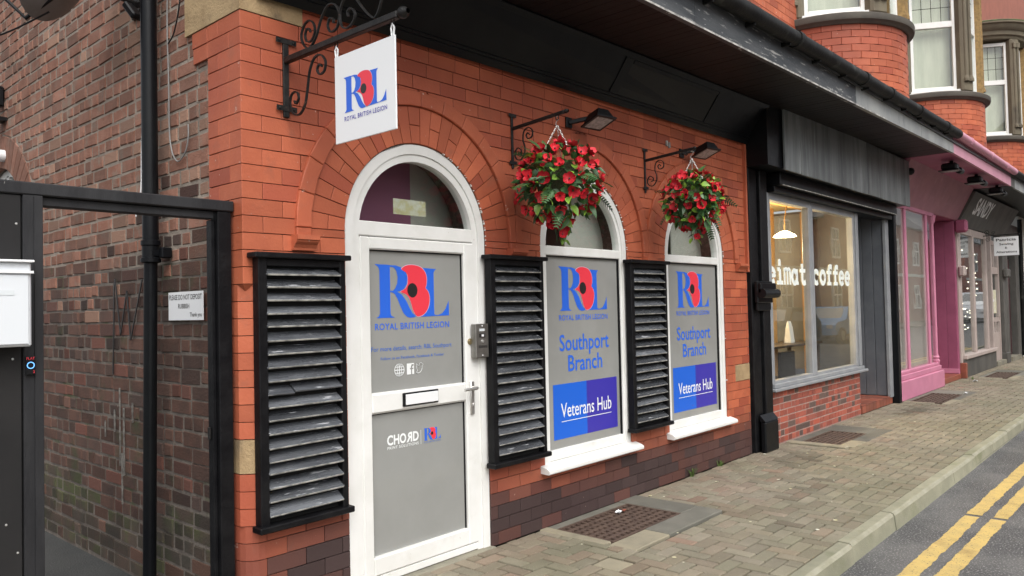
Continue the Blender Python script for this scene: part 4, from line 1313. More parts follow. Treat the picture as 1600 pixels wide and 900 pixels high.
def basket(x, y, zc, rx, label, seed, nl, nf, top, tail):
    rnd = random.Random(seed)
    t = thing('flower_basket', label, 'flower basket', (x, y, zc), 'hanging flower baskets')
    c = Vector((x, y, zc))
    # inner ball of moss (uneven), it only shows between the leaves
    bm_ = MB()
    n1, n2 = 9, 12
    v = []
    for i in range(n1 + 1):
        th = PI * i / n1
        for j in range(n2):
            ph = 2 * PI * j / n2
            r = rx * .60 * rnd.uniform(.82, 1.1)
            v.append((x + r * math.sin(th) * math.cos(ph), y + r * math.sin(th) * math.sin(ph), zc + r * .95 * math.cos(th)))
    bm_.add(v, [(i * n2 + j, (i + 1) * n2 + j, (i + 1) * n2 + (j + 1) % n2, i * n2 + (j + 1) % n2) for i in range(n1) for j in range(n2)])
    bm_.build('moss_ball', MT['moss'], t)
    def rdir():
        while True:
            d = Vector((rnd.gauss(0, 1), rnd.gauss(0, 1), rnd.gauss(0, 1)))
            if d.length > .1: return d.normalized()
    vd = (CAM - c).normalized()
    for i in range(nl):
        d = rdir()
        if d.dot(vd) < -.1 and rnd.random() < .55: d = -d
        r = rx * rnd.uniform(.68, 1.04)
        p = c + Vector((d.x * r, d.y * r, d.z * r * .95))
        o = (d * .8 + Vector((rnd.gauss(0, .6), rnd.gauss(0, .6), rnd.gauss(-.25, .5)))).normalized()
        me = rnd.choice(LLIGHT if rnd.random() < .34 else LEAVES)
        ob = inst('leaf', me, t, p, orient(o, rnd.uniform(-1.2, 1.2)))
        k = rnd.uniform(.8, 1.3); ob.scale = (k, k, k)
    for i in range(16):
        d = rdir(); d.z = d.z * .5 - .05; d.normalize()
        if d.x < -.2 and rnd.random() < .5: d.x = -d.x
        p = c + d * rx * rnd.uniform(.65, .85)
        inst('fern_frond', FERN, t, p, orient(d + Vector((0, 0, rnd.uniform(-.2, .35))), rnd.uniform(-.5, .5)))
    placed = []
    tries = 0
    while len(placed) < nf and tries < 4000:
        tries += 1
        d = rdir()
        if d.dot(vd) < -.1 and rnd.random() < .5: d = -d
        if any((d - q).length < .27 for q in placed): continue
        placed.append(d)
        p = c + Vector((d.x, d.y, d.z * .95)) * rx * rnd.uniform(.96, 1.08)
        ob = inst('flower', rnd.choice(FLOW), t, p, orientz(d + Vector((rnd.gauss(0, .3), rnd.gauss(0, .3), rnd.gauss(.05, .3))), rnd.uniform(0, 6)))
        k = rnd.uniform(.8, 1.12); ob.scale = (k, k, k)
    # trailing stems at the bottom
    for i in range(tail):
        s = (i + .5) / tail
        p = Vector((x + rnd.uniform(-.05, .07) * (1 - s * .5), y + rnd.uniform(-.06, .06) * (1 - s * .5), zc - rx * .85 - s * rx * .62))
        if i % 3 == 1 and s < .85:
            ob = inst('flower', rnd.choice(FLOW), t, p, orientz((rnd.uniform(-1, -.2), -1, rnd.uniform(-.4, .3)), 0)); ob.scale = (.72,) * 3
        else:
            o = Vector((rnd.gauss(0, .7), rnd.gauss(0, .7), -.6))
            inst('leaf', rnd.choice(LLIGHT + LEAVES), t, p, orient(o, rnd.uniform(-1, 1)))
    st_ = MB()
    for i in range(3):
        st_.tube([(x + .02 * i - .02, y, zc - rx * .6), (x + .03 * (i - 1), y + .01, zc - rx * 1.1), (x + .04 * (i - 1) + .01, y, zc - rx * 1.45)], .0025, 5)
    st_.build('stems', MT['leaf'], t)
    # chains: three strands of links, and the hook
    lk = MB()
    hook = Vector((x, y, top - .045))
    for k in range(3):
        a_ = 2 * PI * k / 3 + .5
        e = c + Vector((math.cos(a_) * rx * .42, math.sin(a_) * rx * .42, rx * .7))
        nlk = 14
        for i in range(nlk):
            p0, p1 = hook.lerp(e, i / nlk), hook.lerp(e, (i + 1.25) / nlk)
            dd = (p1 - p0)
            sd_ = dd.cross(X if i % 2 else Y).normalized() * .0045
            lk.tube([p0, p0.lerp(p1, .25) + sd_, p0.lerp(p1, .75) + sd_, p1, p0.lerp(p1, .75) - sd_, p0.lerp(p1, .25) - sd_, p0], .0017, 4, caps=False)
    lk.build('chain', MT['chain'], t)
    hk = MB().tube([(x, y + .0, top - .05), (x, y + .014, top - .035), (x, y + .008, top - .018), (x, y - .008, top - .008), (x, y - .013, top + .008), (x, y - .002, top + .018), (x, y + .010, top + .010)], .003, 6)
    hk.build('hook', MT['chain'], t, smooth=True)
basket(3.957, -.405, 2.375, .265, 'bigger full hanging basket of red poppies and leaves, nearer the white door', 5, 298, 68, 2.80, 15)
basket(5.667, -.455, 2.415, .228, 'smaller looking hanging basket of red poppies over the farther arched window', 8, 298, 58, 2.80, 10)

# ---------------------------------------------------------------- floodlights on the front wall
def floodlight(x, y, z, yaw, label, stem):
    t = thing('floodlight', label, 'floodlight', (x, y, z), 'black wall floodlights')
    A = Vector((math.cos(yaw), math.sin(yaw), 0)); B = Vector((-A.y, A.x, 0))
    def P(u, v, w): return Vector((x, y, z)) + (A * u + B * v + Z * w) * .88
    # body: tapered housing, lens facing down and out
    m = MB()
    lo = [(-.105, -.10, .005), (.105, -.10, .005), (.105, .075, -.055), (-.105, .075, -.055)]
    hi = [(-.06, -.07, .075), (.06, -.07, .075), (.06, .05, .04), (-.06, .05, .04)]
    v = [P(*p) for p in lo + hi]
    m.add(v, [(3, 2, 1, 0), (4, 5, 6, 7), (0, 1, 5, 4), (1, 2, 6, 5), (2, 3, 7, 6), (3, 0, 4, 7)])
    rim = [(-.118, -.115, -.004), (.118, -.115, -.004), (.118, .085, -.072), (-.118, .085, -.072)]
    rim2 = [(a_, b_, c_ + .014) for a_, b_, c_ in rim]
    m.add([P(*p) for p in rim + rim2], [(4, 5, 6, 7), (0, 1, 5, 4), (1, 2, 6, 5), (2, 3, 7, 6), (3, 0, 4, 7)])
    inn = [(a_ * .8, b_ * .8 - .003, c_ * 1.0 - .0002) for a_, b_, c_ in [(-.118, -.115, -.0108), (.118, -.115, -.0108), (.118, .085, -.0652), (-.118, .085, -.0652)]]
    m.add([P(*p) for p in rim + inn], [(0, 4, 5, 1), (1, 5, 6, 2), (2, 6, 7, 3), (3, 7, 4, 0)])
    m.build('housing', MT['plasticblack'], t)
    g = MB().add([P(*p) + Z * .0008 for p in inn], [(3, 2, 1, 0)]); g.build('lens', MT['fibre'], t)
    s_ = MB(); s_.bar(P(-.02, .05, .02), stem, .035, .03, c=.004)
    s_.box(stem[0] - .035, stem[0] + .035, -.02, -.001, stem[2] - .04, stem[2] + .04, c=.004)
    s_.build('mount', MT['plasticblack'], t)
floodlight(4.72, -.19, 2.965, math.radians(-8), 'black floodlight on the wall beside the nearer flower basket', (4.60, -.01, 2.95))
floodlight(6.41, -.19, 2.965, math.radians(-8), 'black floodlight on the wall behind the farther flower basket', (6.30, -.01, 2.95))
cb = MB().tube([(4.70, -.004, 2.89), (4.66, -.004, 2.80), (4.665, -.004, 2.70), (4.70, -.004, 2.63)], .004, 6)
cb.build('floodlight_cable', MT['plasticblack'], label='thin black cable running down the wall from the nearer floodlight', cat='cable')
MB().lathe([(0, .03), (.045, .03), (.05, .02), (.05, 0)], (4.83, -.001, 2.63), 18, axis='y').build('wall_vent_cap', M('old_cream_plastic', (.5, .45, .33), rough=.6), label='round cream cap on the brickwork behind the nearer flower basket', cat='vent cap')
# two bits of old bracket in the brickwork
MB().box(6.03, 6.05, -.02, 0.0, 2.98, 3.03, c=.003).box(6.07, 6.09, -.02, 0.0, 2.97, 3.02, c=.003).build('clip_stub', MT['whiteedge'], label='pair of small white clip stubs on the brickwork below the fascia', cat='clip')

# ---------------------------------------------------------------- black canopy over the corner building and the coffee shop
CX0, CX1, CX2, CX3 = 2.02, 12.66, 17.32, 27.0
YF = -.90
def zb_(x): return 3.475 + .0202 * (x - 2.0) if x < 12.66 else 3.690
def fht(x): return .255
can = thing('canopy', 'long black boarded canopy with weathered front board over the brick building and coffee shop', 'canopy', (7.3, -.5, 3.45))
def sofbox(mb, x0, x1, y0, y1, dz0, dz1):
    v = [(x, y, zb_(x) + d) for x in (x0, x1) for y in (y0, y1) for d in (dz0, dz1)]
    mb.add(v, [(0, 1, 3, 2), (4, 6, 7, 5), (0, 4, 5, 1), (2, 3, 7, 6), (0, 2, 6, 4), (1, 5, 7, 3)])
sb = MB()
x = CX0
i = 0
while x < CX1 - .05:
    sofbox(sb, x + .002, min(x + .098, CX1), YF + .02, .0, .012 + U(-.001, .001), .03)
    x += .1
sb.build('soffit_boards', MT['soffit'], can, kind='stuff')
sfb = MB(); sofbox(sfb, CX0, CX1, YF + .02, .0, .0305, .06); sfb.build('soffit_backing', MT['pit'], can)
# front board in lengths
xs = [CX0, 4.9, 8.35, 10.9, CX1]
for k in range(4):
    fb = MB(); sofbox(fb, xs[k] + .002, xs[k + 1] - .002, YF - .02 + U(-.002, .002), YF + .018, 0.0, fht(0))
    fb.build('front_board', MT['fasciafront'] if k < 2 else MT['fasciapale'], can)
we = MB(); sofbox(we, CX0, 9.4, YF - .024, YF - .0225, -.002, .012); we.build('chipped_edge', MT['whiteedge'], can)
def gutter(mb, x0, x1, dz=0):
    pts = [(x0 + (x1 - x0) * i / 24, YF - .085, zb_(x0 + (x1 - x0) * i / 24) + .265 + dz) for i in range(25)]
    mb.tube(pts, .068, 12)
g = MB(); gutter(g, CX0, CX1)
for xx in (3.0, 4.8, 6.6, 8.4, 9.3, 10.5, 11.9): g.tube([(xx - .05, YF - .085, zb_(xx) + .265), (xx + .05, YF - .085, zb_(xx) + .266)], .077, 12)
g.build('gutter', MT['gutter'], can, smooth=True)
x = CX0 + .2
while x < CX1: bx('gutter_bracket', MT['gutter'], can, x, x + .02, YF - .10, YF - .021, zb_(x) + .18, zb_(x) + .22); x += .7
rf = MB()
v = [(CX0, YF - .04, zb_(CX0) + .30), (CX3, YF - .04, 4.0), (CX3, .0, 4.35), (CX0, .0, 4.2), (CX0, YF - .04, zb_(CX0) + .26), (CX3, YF - .04, 3.96), (CX3, 0, 4.3), (CX0, 0, 4.15)]
rf.add(v, [(0, 1, 2, 3), (7, 6, 5, 4), (0, 4, 5, 1), (1, 5, 6, 2), (2, 6, 7, 3), (3, 7, 4, 0)])
rf.build('lead_roof', MT['lead'], can)
# slanted sign board under the canopy of the brick building
def slant(mb, x0, x1, e, t0=0.0, t1=1.0):
    """a strip of the slanted board between fractions t0..t1 of its height, standing e proud"""
    def pt(x, t_, e_):
        zl = 3.19 + .0118 * (x - 2.1)
        zu = zb_(x) + .011
        y_ = -.03 - .24 * t_
        z_ = zl + (zu - zl) * t_
        n_ = Vector((0, -(zu - zl), -.24)).normalized()
        return Vector((x, y_, z_)) + n_ * e_
    v = [pt(x, t_, e_) for x in (x0, x1) for t_ in (t0, t1) for e_ in (e, -.04)]
    mb.add(v, [(2, 3, 1, 0), (5, 7, 6, 4), (1, 5, 4, 0), (6, 7, 3, 2), (4, 6, 2, 0), (3, 7, 5, 1)])
sg = MB(); slant(sg, CX0, 7.66, 0)
sgo = sg.build('sign_board', MT['black'], can)
tr = MB()
slant(tr, CX0, 7.66, .022, -.06, .07); slant(tr, CX0, 7.66, .013, .071, .125); slant(tr, CX0, 7.66, .02, .93, 1.0); slant(tr, CX0, 7.66, .01, .885, .929)
tr.build('moulding', MT['black'], can)
ba = MB()
slant(ba, 5.06, 5.17, .012, .14, .88); slant(ba, 6.62, 6.69, .012, .14, .88); slant(ba, 5.18, 6.61, .012, .80, .87)
ba.build('batten', MT['black'], can)
pnl = MB(); slant(pnl, 5.18, 6.61, .005, .15, .79); pnl.build('sign_panel', MT['slantpanel'], can)
# filler between canopy and wall top
bx('head_beam', MT['black'], can, CX0, 7.66, -.028, -.001, 3.27, 3.50)

# ---------------------------------------------------------------- coffee shop front
cof = thing('coffee_shop_front', 'grey framed coffee shop front with white window lettering and a low red brick base', 'shop front', (10.2, 0, 0))
# big weathered sign box
sbx = MB(); sbx.box(8.0, 12.70, -.275, -.002, 2.985, 3.69)
sbo = sbx.build('sign_box', MT['black'], cof)
bxs = [7.985, 8.42, 8.86, 9.62, 10.10, 10.72, 11.35, 11.95, 12.45, 12.725]
for k in range(9):
    bx('sign_board', MT['coffeeboard'], cof, bxs[k] + .0015, bxs[k + 1] - .0015, -.30 + U(-.003, .003), -.276, 2.965 + U(-.003, .003), 3.66, c=.003)
sh = MB(); sh.box(8.16, 12.5, -.17, -.004, 2.84, 2.983, c=.01); sh.box(8.16, 12.5, -.10, .02, 2.775, 2.838, c=.006)
sh.build('shutter_housing', MT['black'], cof)
bx('shutter_rail', MT['whiteedge'], cof, 8.2, 12.45, -.175, -.171, 2.842, 2.850)
bx('end_panel', MT['black'], cof, 7.63, 7.999, -.26, -.001, 2.985, 3.62)
# black pilaster between the buildings
pl = MB()
pl.box(7.645, 7.84, -.035, .02, .0, 2.98, c=.006)
pl.box(7.87, 8.05, -.06, .02, .0, 2.98, c=.008)
pl.box(7.84, 7.87, -.015, .02, .0, 2.98)
pl.box(8.05, 8.144, -.01, .02, .0, 2.98)
pilo = pl.build('pilaster', MT['blackwood'], cof)
cp = MB()
cp.box(7.65, 8.03, -.10, -.0605, 1.56, 1.79, c=.02)
cp.box(7.65, 8.03, -.14, -.1005, 1.66, 1.77, c=.015)
cp.lathe([(0, -.19), (.05, -.19), (.05, .19), (0, .19)], (7.84, -.14, 1.66), 14, axis='x')
cp.box(7.67, 8.01, -.085, -.0605, 1.48, 1.559, c=.012)
cp.build('console_bracket', MT['black'], cof)
ph = MB(); ph.box(7.70, 8.03, -.12, -.0605, -.0, .32, c=.012)
v = [(7.70, -.12, .322), (8.03, -.12, .322), (8.03, -.061, .39), (7.70, -.061, .39), (7.70, -.061, .322), (8.03, -.061, .322)]
ph.add(v, [(0, 1, 2, 3), (0, 3, 4), (1, 5, 2)])
ph.build('plinth_block', MT['black'], cof)
# brick base
BW0, BW1 = 8.145, 11.10
bb = MB().box(BW0, BW1 - .008, .004, .2, -.02, .585).build('base_wall', MT['mortar_pale'], cof)
pl_ = []
hC = .0725
for k in range(8):
    z0 = .0 + k * hC
    x = BW0 - (.1 if k % 2 else 0)
    hd = k % 2
    while x < BW1:
        ln = .108 if (R() < .5) else .216
        if k == 7: ln = .108
        a0, a1 = max(x, BW0), min(x + ln, BW1)
        if a1 - a0 > .02:
            pl_.append((rect(round(a1 - a0 - .011, 3), hC - .013), ((a0 + a1) / 2, U(-.002, .002), z0 + hC / 2), X, Z, -Y, .03, (R(), 1 if R() < .22 else U(0, .25), 1 if R() < .2 else 0)))
        x += ln
pieces(bb, 'brick', pl_, MT['shopbrick'], 300, 'brickwork', ch=.003)
# return of the base into the doorway
rl = []
for k in range(8):
    y = 0
    while y < .55:
        ln = .108 if R() < .5 else .216
        rl.append((rect(ln - .009, hC - .01), (BW1 - .004, y + ln / 2, (k + .5) * hC), Y, Z, X, .03, (R(), 1 if R() < .22 else 0, 0)))
        y += ln
pieces(bb, 'brick', rl, MT['shopbrick'], 60, 'return_brickwork')
fr = MB()
ZS, ZT = .60, 2.775
fr.box(8.10, 11.22, -.075, .10, .588, .622, c=.006); fr.box(8.145, 11.16, -.045, .09, .622, .668, c=.006)
wso = fr.build('window_sill', MT['frame_grey'], cof)
fr = MB()
fr.box(8.145, 8.215, -.02, .07, .668, ZT, c=.006)
fr.box(9.335, 9.40, -.022, .07, .668, ZT, c=.008); fr.box(9.405, 9.47, -.022, .07, .668, ZT, c=.008)
fr.box(10.93, 11.0, -.02, .07, .668, ZT, c=.006); fr.box(11.03, 11.13, -.03, .08, .668, ZT, c=.01)
fr.box(8.215, 9.335, -.018, .07, .668, .70); fr.box(9.47, 10.93, -.018, .07, .668, .70)
fr.box(8.215, 9.335, -.018, .07, 2.70, ZT); fr.box(9.47, 10.93, -.018, .07, 2.70, ZT)
fro = fr.build('window_frame', MT['frame_grey'], cof)
bx('pane', MT['glass'], fro, 8.212, 9.338, .02, .026, .698, 2.702)
bx('pane', MT['glass'], fro, 9.468, 10.932, .02, .026, .698, 2.702)
bx('doorway_near_cheek', MT['greypaint'], cof, 11.06, 11.13, .081, 1.2, .6, 2.84)
bx('window_head', MT['black'], cof, 8.0, 12.5, .021, .12, 2.776, 3.4)
bx('jamb_filler', MT['black'], cof, 7.85, 8.2, .071, .2, .0, 3.4)
# slab letters built from strokes
GL = MB()
lay = [0]
def stroke(pts, w, ox, oz, s):
    lay[0] += 1
    y = .0185 - .00015 * (lay[0] % 9)
    n = len(pts)
    P_ = [Vector((ox + p[0] * s, oz + p[1] * s)) for p in pts]
    for a_, b_ in zip(P_[:-1], P_[1:]):
        d = (b_ - a_).normalized(); nn = Vector((-d.y, d.x)) * w * s / 2
        GL.add([(q.x, y, q.y) for q in (a_ - nn, b_ - nn, b_ + nn, a_ + nn)], [(0, 1, 2, 3)])
    for c_ in P_[1:-1]:
        lay[0] += 1
        yy = .0185 - .00015 * (lay[0] % 9)
        k_ = 10
        GL.add([(c_.x + w * s / 2 * math.cos(2 * PI * i / k_), yy - .0002, c_.y + w * s / 2 * math.sin(2 * PI * i / k_)) for i in range(k_)], [tuple(range(k_))])
def arc(cx, cz, rx, rz, a0, a1, n=14): return [(cx + rx * math.cos(math.radians(a0 + (a1 - a0) * i / n)), cz + rz * math.sin(math.radians(a0 + (a1 - a0) * i / n))) for i in range(n + 1)]
def glyph(c, ox, oz, s, kx):
    W = .235
    def st(pts, w=W): stroke([(p[0] * kx, p[1]) for p in pts], w, ox, oz, s)
    if c == 'e':
        st(arc(.34, .37, .24, .28, 15, 320)); st([(.12, .38), (.57, .38), (.58, .44)], .17)
    if c == 'c': st(arc(.36, .37, .24, .28, 50, 310)); st([(.54, .45), (.54, .66)], .17)
    if c == 'o': st(arc(.34, .37, .24, .28, 0, 360, 20))
    if c == 'i': st([(.36, .08), (.36, .66)]); st([(.10, .085), (.62, .085)], .17); st([(.14, .655), (.38, .655)], .17); st([(.34, .80), (.34, .98), (.345, .985)], .26)
    if c == 'm':
        for x_ in (.10, .35, .60): st([(x_, .0), (x_, .60)], .17)
        st(arc(.225, .56, .125, .12, 0, 180, 8), .17); st(arc(.475, .56, .125, .12, 0, 180, 8), .17)
        st([(.0, .655), (.12, .655)], .14)
    if c == 'a': st(arc(.30, .35, .22, .27, 20, 380, 20)); st([(.53, .0), (.53, .70)], .2); st([(.53, .075), (.68, .075)], .15)
    if c == 't': st([(.30, .96), (.30, .22), (.36, .10), (.48, .085), (.62, .14)]); st([(.06, .645), (.60, .645)], .17)
    if c == 'f': st([(.28, .02), (.28, .76), (.34, .89), (.46, .92), (.62, .88)]); st([(.04, .62), (.56, .62)], .17); st([(.08, .085), (.52, .085)], .17)
sz = .265
for c_, u0 in zip('eimat', [8.195, 8.405, 8.62, 8.845, 9.085]): glyph(c_, u0, 1.765, sz, .225 / .70 / sz * 1.0)
VIN = M('white_vinyl_letters', (.85, .90, .86), rough=.5)
GL.build('window_lettering', VIN, cof)
GL = MB()
for c_, u0 in zip('coffee', [9.515, 9.745, 9.985, 10.215, 10.43, 10.655]): glyph(c_, u0, 1.768, sz, .230 / .70 / sz)
GL.build('window_lettering', VIN, cof)
# recessed doorway with boarded far cheek, tiled step
rc = MB(); rc.box(12.42, 12.52, .02, 1.25, .12, 2.84)
rco = rc.build('doorway_cheek', MT['greypaint'], cof)
for k in range(8): bx('cheek_board', MT['greypaint'], rco, 12.398, 12.4195, .03 + k * .15, .174 + k * .15, .125, 2.835, c=.005)
bx('doorway_trim', MT['frame_grey'], cof, 12.38, 12.53, -.03, .0195, .10, 2.84, c=.006)
stp = MB(); stp.box(11.12, 12.53, .012, 1.25, .0, .104); sto = stp.build('doorstep', MT['mortar_dark'], cof)
for k in range(9):
    MB().box(11.115 + k * .156, 11.267 + k * .156, -.012, .011, .004, .10, c=.003, tint=(R(), U(0, .4), 0)).build('riser_tile', MT['tile'], sto, tinted=True)
    for j in range(7): MB().box(11.115 + k * .156, 11.267 + k * .156, -.012 + j * .156, .14 + j * .156, .1045, .118, c=.003, tint=(R(), U(0, .4), 0)).build('step_tile', MT['tile'], sto, tinted=True)
dd = MB(); dd.box(11.14, 12.40, 1.20, 1.25, .12, 2.2); dd.build('inner_door', MT['greypaint'], cof)
bx('transom_panel', MT['greypaint'], cof, 11.14, 12.40, 1.2, 1.25, 2.21, 2.84)
bx('doorway_ceiling', MT['greypaint'], cof, 11.13, 12.52, .025, 1.25, 2.845, 2.88)
po = MB(); po.box(12.54, 12.66, -.11, .02, .0, 2.98, c=.01); po.box(12.67, 12.74, -.085, .02, .0, 2.98, c=.006)
po.build('black_post', MT['black'], cof)
# room behind the glass
ro = MB()
ro.box(7.85, 11.13, 4.6, 4.7, 0, 3.0); ro.box(7.83, 7.9, .09, 4.6, 0, 3.0); ro.box(11.14, 11.2, 1.26, 4.6, 0, 3.0)
ro.build('room_wall', MT['cream'], cof)
bx('room_floor', MT['darkwood'], cof, 7.9, 11.13, .1, 4.6, -.02, .02)
ceo = bx('room_ceiling', MT['cream'], cof, 7.83, 11.2, .08, 4.7, 2.92, 2.98)
for k in range(6): bx('ceiling_beam', MT['wood'], cof, 7.9, 11.13, .5 + k * .7, .58 + k * .7, 2.84, 2.92)
for k in range(5):
    bx('wall_panel', MT['cream'], cof, 8.05 + k * .62, 8.55 + k * .62, 4.575, 4.599, .9, 1.75, c=.008)
    bx('wall_panel', MT['cream'], cof, 8.05 + k * .62, 8.55 + k * .62, 4.575, 4.599, 1.9, 2.75, c=.008)
for (xx, yy) in ((10.02, .75), (10.88, .55)): bx('timber_post', MT['wood'], cof, xx, xx + .13, yy, yy + .13, .02, 2.84, c=.006)
t = thing('pendant_lamp', 'lit brass pendant lamp seen through the coffee shop window', 'lamp', (9.88, .5, 2.4))
MB().tube([(9.88, .5, 2.47), (9.89, .5, 2.65), (9.97, .5, 2.84)], .007, 6).build('cord', MT['wood'], t)
MB().lathe([(.02, .07), (.05, .06), (.12, .02), (.15, -.01), (.14, -.012), (.0, -.012)], (9.88, .5, 2.43), 20).build('shade', MT['lampglow'], t, smooth=True)
pld = bpy.data.lights.new('lamp_light', 'POINT'); pld.energy = 90; pld.color = (1, .74, .42); pld.shadow_soft_size = .12
plo = bpy.data.objects.new('lamp_light', pld); COL.objects.link(plo); plo.location = Vector((9.7, .9, 2.25)) - wloc(t); plo.parent = t
t = thing('wall_lamp', 'round glowing wall lamp inside the coffee shop', 'lamp', (8.35, 4.5, 2.25))
MB().lathe([(0, .09), (.07, .07), (.1, 0), (.07, -.07), (0, -.09)], (8.35, 4.45, 2.55), 16).build('globe', MT['lampglow'], t, smooth=True)
MB().tube([(8.35, 4.57, 2.55), (8.35, 4.5, 2.55)], .02, 8).build('arm', MT['wood'], t)
pl2 = bpy.data.lights.new('wall_lamp_light', 'POINT'); pl2.energy = 170; pl2.color = (1, .78, .48); pl2.shadow_soft_size = .1
pl2o = bpy.data.objects.new('wall_lamp_light', pl2); COL.objects.link(pl2o); pl2o.location = Vector((8.9, 3.6, 2.4)) - wloc(t); pl2o.parent = t
def small_table(x, y, w, d, h, label):
    t = thing('cafe_table', label, 'table', (x, y, .02))
    bx('tabletop', MT['darkwood'], t, x - w / 2, x + w / 2, y - d / 2, y + d / 2, h - .03, h, c=.005)
    for sx in (-1, 1):
        for sy in (-1, 1): bx('leg', MT['darkwood'], t, x + sx * (w / 2 - .05) - .02, x + sx * (w / 2 - .05) + .02, y + sy * (d / 2 - .05) - .02, y + sy * (d / 2 - .05) + .02, .02, h - .031)
small_table(9.55, .62, 2.4, .5, 1.02, 'dark wooden counter table inside the coffee shop window')
small_table(9.2, 2.6, 1.6, .7, .78, 'low dark table at the back of the coffee shop')
t = thing('shelf_unit', 'dark wall shelves at the back of the coffee shop', 'shelf', (10.3, 4.3, .02))
for z_ in (.5, 1.0, 1.5, 2.0): bx('shelf_board', MT['darkwood'], t, 9.75, 11.05, 4.25, 4.56, z_, z_ + .035)
for x_ in (9.75, 11.02): bx('upright', MT['darkwood'], t, x_ - .03, x_, 4.25, 4.56, .02, 2.2)
def chair(x, y, label):
    t = thing('cafe_chair', label, 'chair', (x, y, .02))
    MB().box(x - .22, x + .22, y - .22, y + .22, .60, .66, c=.02).build('seat', MT['plasticblack'], t)
    MB().box(x - .22, x + .22, y - .23, y - .19, .66, .98, c=.015).build('backrest', MT['plasticblack'], t)
    for sx in (-1, 1):
        for sy in (-1, 1): MB().tube([(x + sx * .17, y + sy * .17, .60), (x + sx * .22, y + sy * .22, .02)], .015, 8).build('leg', MT['wood'], t)
chair(9.0, .38, 'dark moulded chair with wooden legs just inside the left coffee shop pane')
chair(10.3, 1.25, 'dark moulded chair behind the counter inside the coffee shop')
t = thing('coffee_bag', 'white paper coffee bag standing on the counter inside the coffee shop', 'paper bag', (10.16, .6, 1.02))
bg_ = MB()
v = [(x_, y_, z_ + .07) for x_, y_, z_ in [(10.10, .55, .952), (10.23, .55, .952), (10.23, .64, .952), (10.10, .64, .952), (10.105, .57, 1.15), (10.225, .57, 1.15), (10.225, .62, 1.15), (10.105, .62, 1.15), (10.12, .59, 1.24), (10.21, .59, 1.24), (10.21, .60, 1.24), (10.12, .60, 1.24)]]
bg_.add(v, [(3, 2, 1, 0), (0, 1, 5, 4), (1, 2, 6, 5), (2, 3, 7, 6), (3, 0, 4, 7), (4, 5, 9, 8), (5, 6, 10, 9), (6, 7, 11, 10), (7, 4, 8, 11), (8, 9, 10, 11)])
bg_.build('bag', MT['signwhite'], t)
MB().lathe([(0, 0), (.03, 0), (.04, .09), (.038, .09), (.028, .01)], (9.35, .55, 1.021), 14).build('cup', MT['signwhite'], None, smooth=True, label='small white cup on the counter inside the coffee shop', cat='cup')
t = thing('framed_picture', 'dark framed picture on the back wall of the coffee shop', 'picture', (9.2, 4.56, 1.5))
bx('frame', MT['darkwood'], t, 8.9, 9.6, 4.54, 4.572, 1.35, 1.95, c=.004); bx('print', MT['wood'], t, 8.94, 9.56, 4.535, 4.5395, 1.39, 1.91)

# ---------------------------------------------------------------- pink shop front
pk = thing('pink_shop_front', 'pink painted shop front with tall pale windows and boarded doorway', 'shop front', (15.0, 0, 0))
sp = MB(); sp.box(12.75, 15.40, -.09, .15, .0, .30, c=.012); sp.box(12.75, 15.36, -.055, .15, .3, .385, c=.01); sp.box(12.75, 15.34, -.03, .12, .385, .44, c=.01)
sp.build('stall_riser', MT['pink'], pk)
pf = MB()
for xx in (13.50, 14.80, 15.25): pf.tube([(xx + .025, .0, .44), (xx + .025, .0, 3.08)], .026, 10)
pf.lathe([(.045, 0), (.055, .03), (.035, .05), (.05, .09), (.03, .12), (.026, .16)], (15.28, -.0, .44), 12)
pf.lathe([(.026, 0), (.05, .06), (.06, .12), (.07, .16)], (15.28, -.0, 2.90), 12)
pf.box(12.75, 12.80, -.02, .06, .44, 3.1); pf.box(12.8, 15.34, -.02, .06, 3.04, 3.1)
pfo = pf.build('window_frame', MT['pink'], pk, smooth=True)
for (a0, a1) in ((12.795, 13.51), (13.54, 14.81), (14.84, 15.265)): bx('pane', MT['glass'], pfo, a0, a1, .01, .016, .43, 3.05)
bx('window_blind', MT['blind'], pk, 12.79, 15.27, .10, .11, .42, 3.06)
ck = MB().box(16.93, 17.05, -.0, 1.6, .1, 3.1).build('doorway_cheek', MT['pinkdark'], pk)
for k in range(9): bx('cheek_board', MT['pinkdark'], ck, 16.912, 16.929, .005 + k * .17, .172 + k * .17, .20, 3.08, c=.005)
bx('cheek_rail', MT['pink'], pk, 16.895, 16.93, -.01, 1.5, .105, .20, c=.006)
bx('doorway_back', MT['pinkdark'], pk, 15.3, 16.92, 1.5, 1.6, .1, 3.1)
bx('doorway_return', MT['pinkdark'], pk, 15.27, 15.33, .08, 1.5, .1, 3.08)
bx('doorstep', MT['tile'], pk, 15.42, 17.0, -.02, 1.5, .0, .1, c=.008, tinted=True)
bx('doorway_ceiling', MT['pinkdark'], pk, 15.3, 17.0, .0, 1.6, 3.09, 3.13)
pc = MB()
v = [(12.75, -.02, 3.10), (17.15, -.02, 3.10), (17.15, -.33, 3.705), (12.75, -.33, 3.705), (12.75, .05, 3.10), (17.15, .05, 3.10), (17.15, .05, 3.705), (12.75, .05, 3.705)]
pc.add(v, [(3, 2, 1, 0)[::-1], (4, 5, 6, 7)[::-1], (0, 1, 5, 4)[::-1], (0, 4, 7, 3)[::-1], (1, 2, 6, 5)[::-1]])
pc.build('slanted_sign_board', MT['dustypink'], pk)
bx('soffit', MT['pinkdark'], pk, CX1 + .003, CX2 - .003, YF + .02, .04, 3.705, 3.74)
bx('front_board', MT['pinkfascia'], pk, CX1 + .003, CX2 - .003, YF - .02, YF + .018, 3.69, 3.945)
g = MB(); g.tube([(CX1 + .01, YF - .085, 3.955), (CX2, YF - .085, 3.955)], .06, 12)
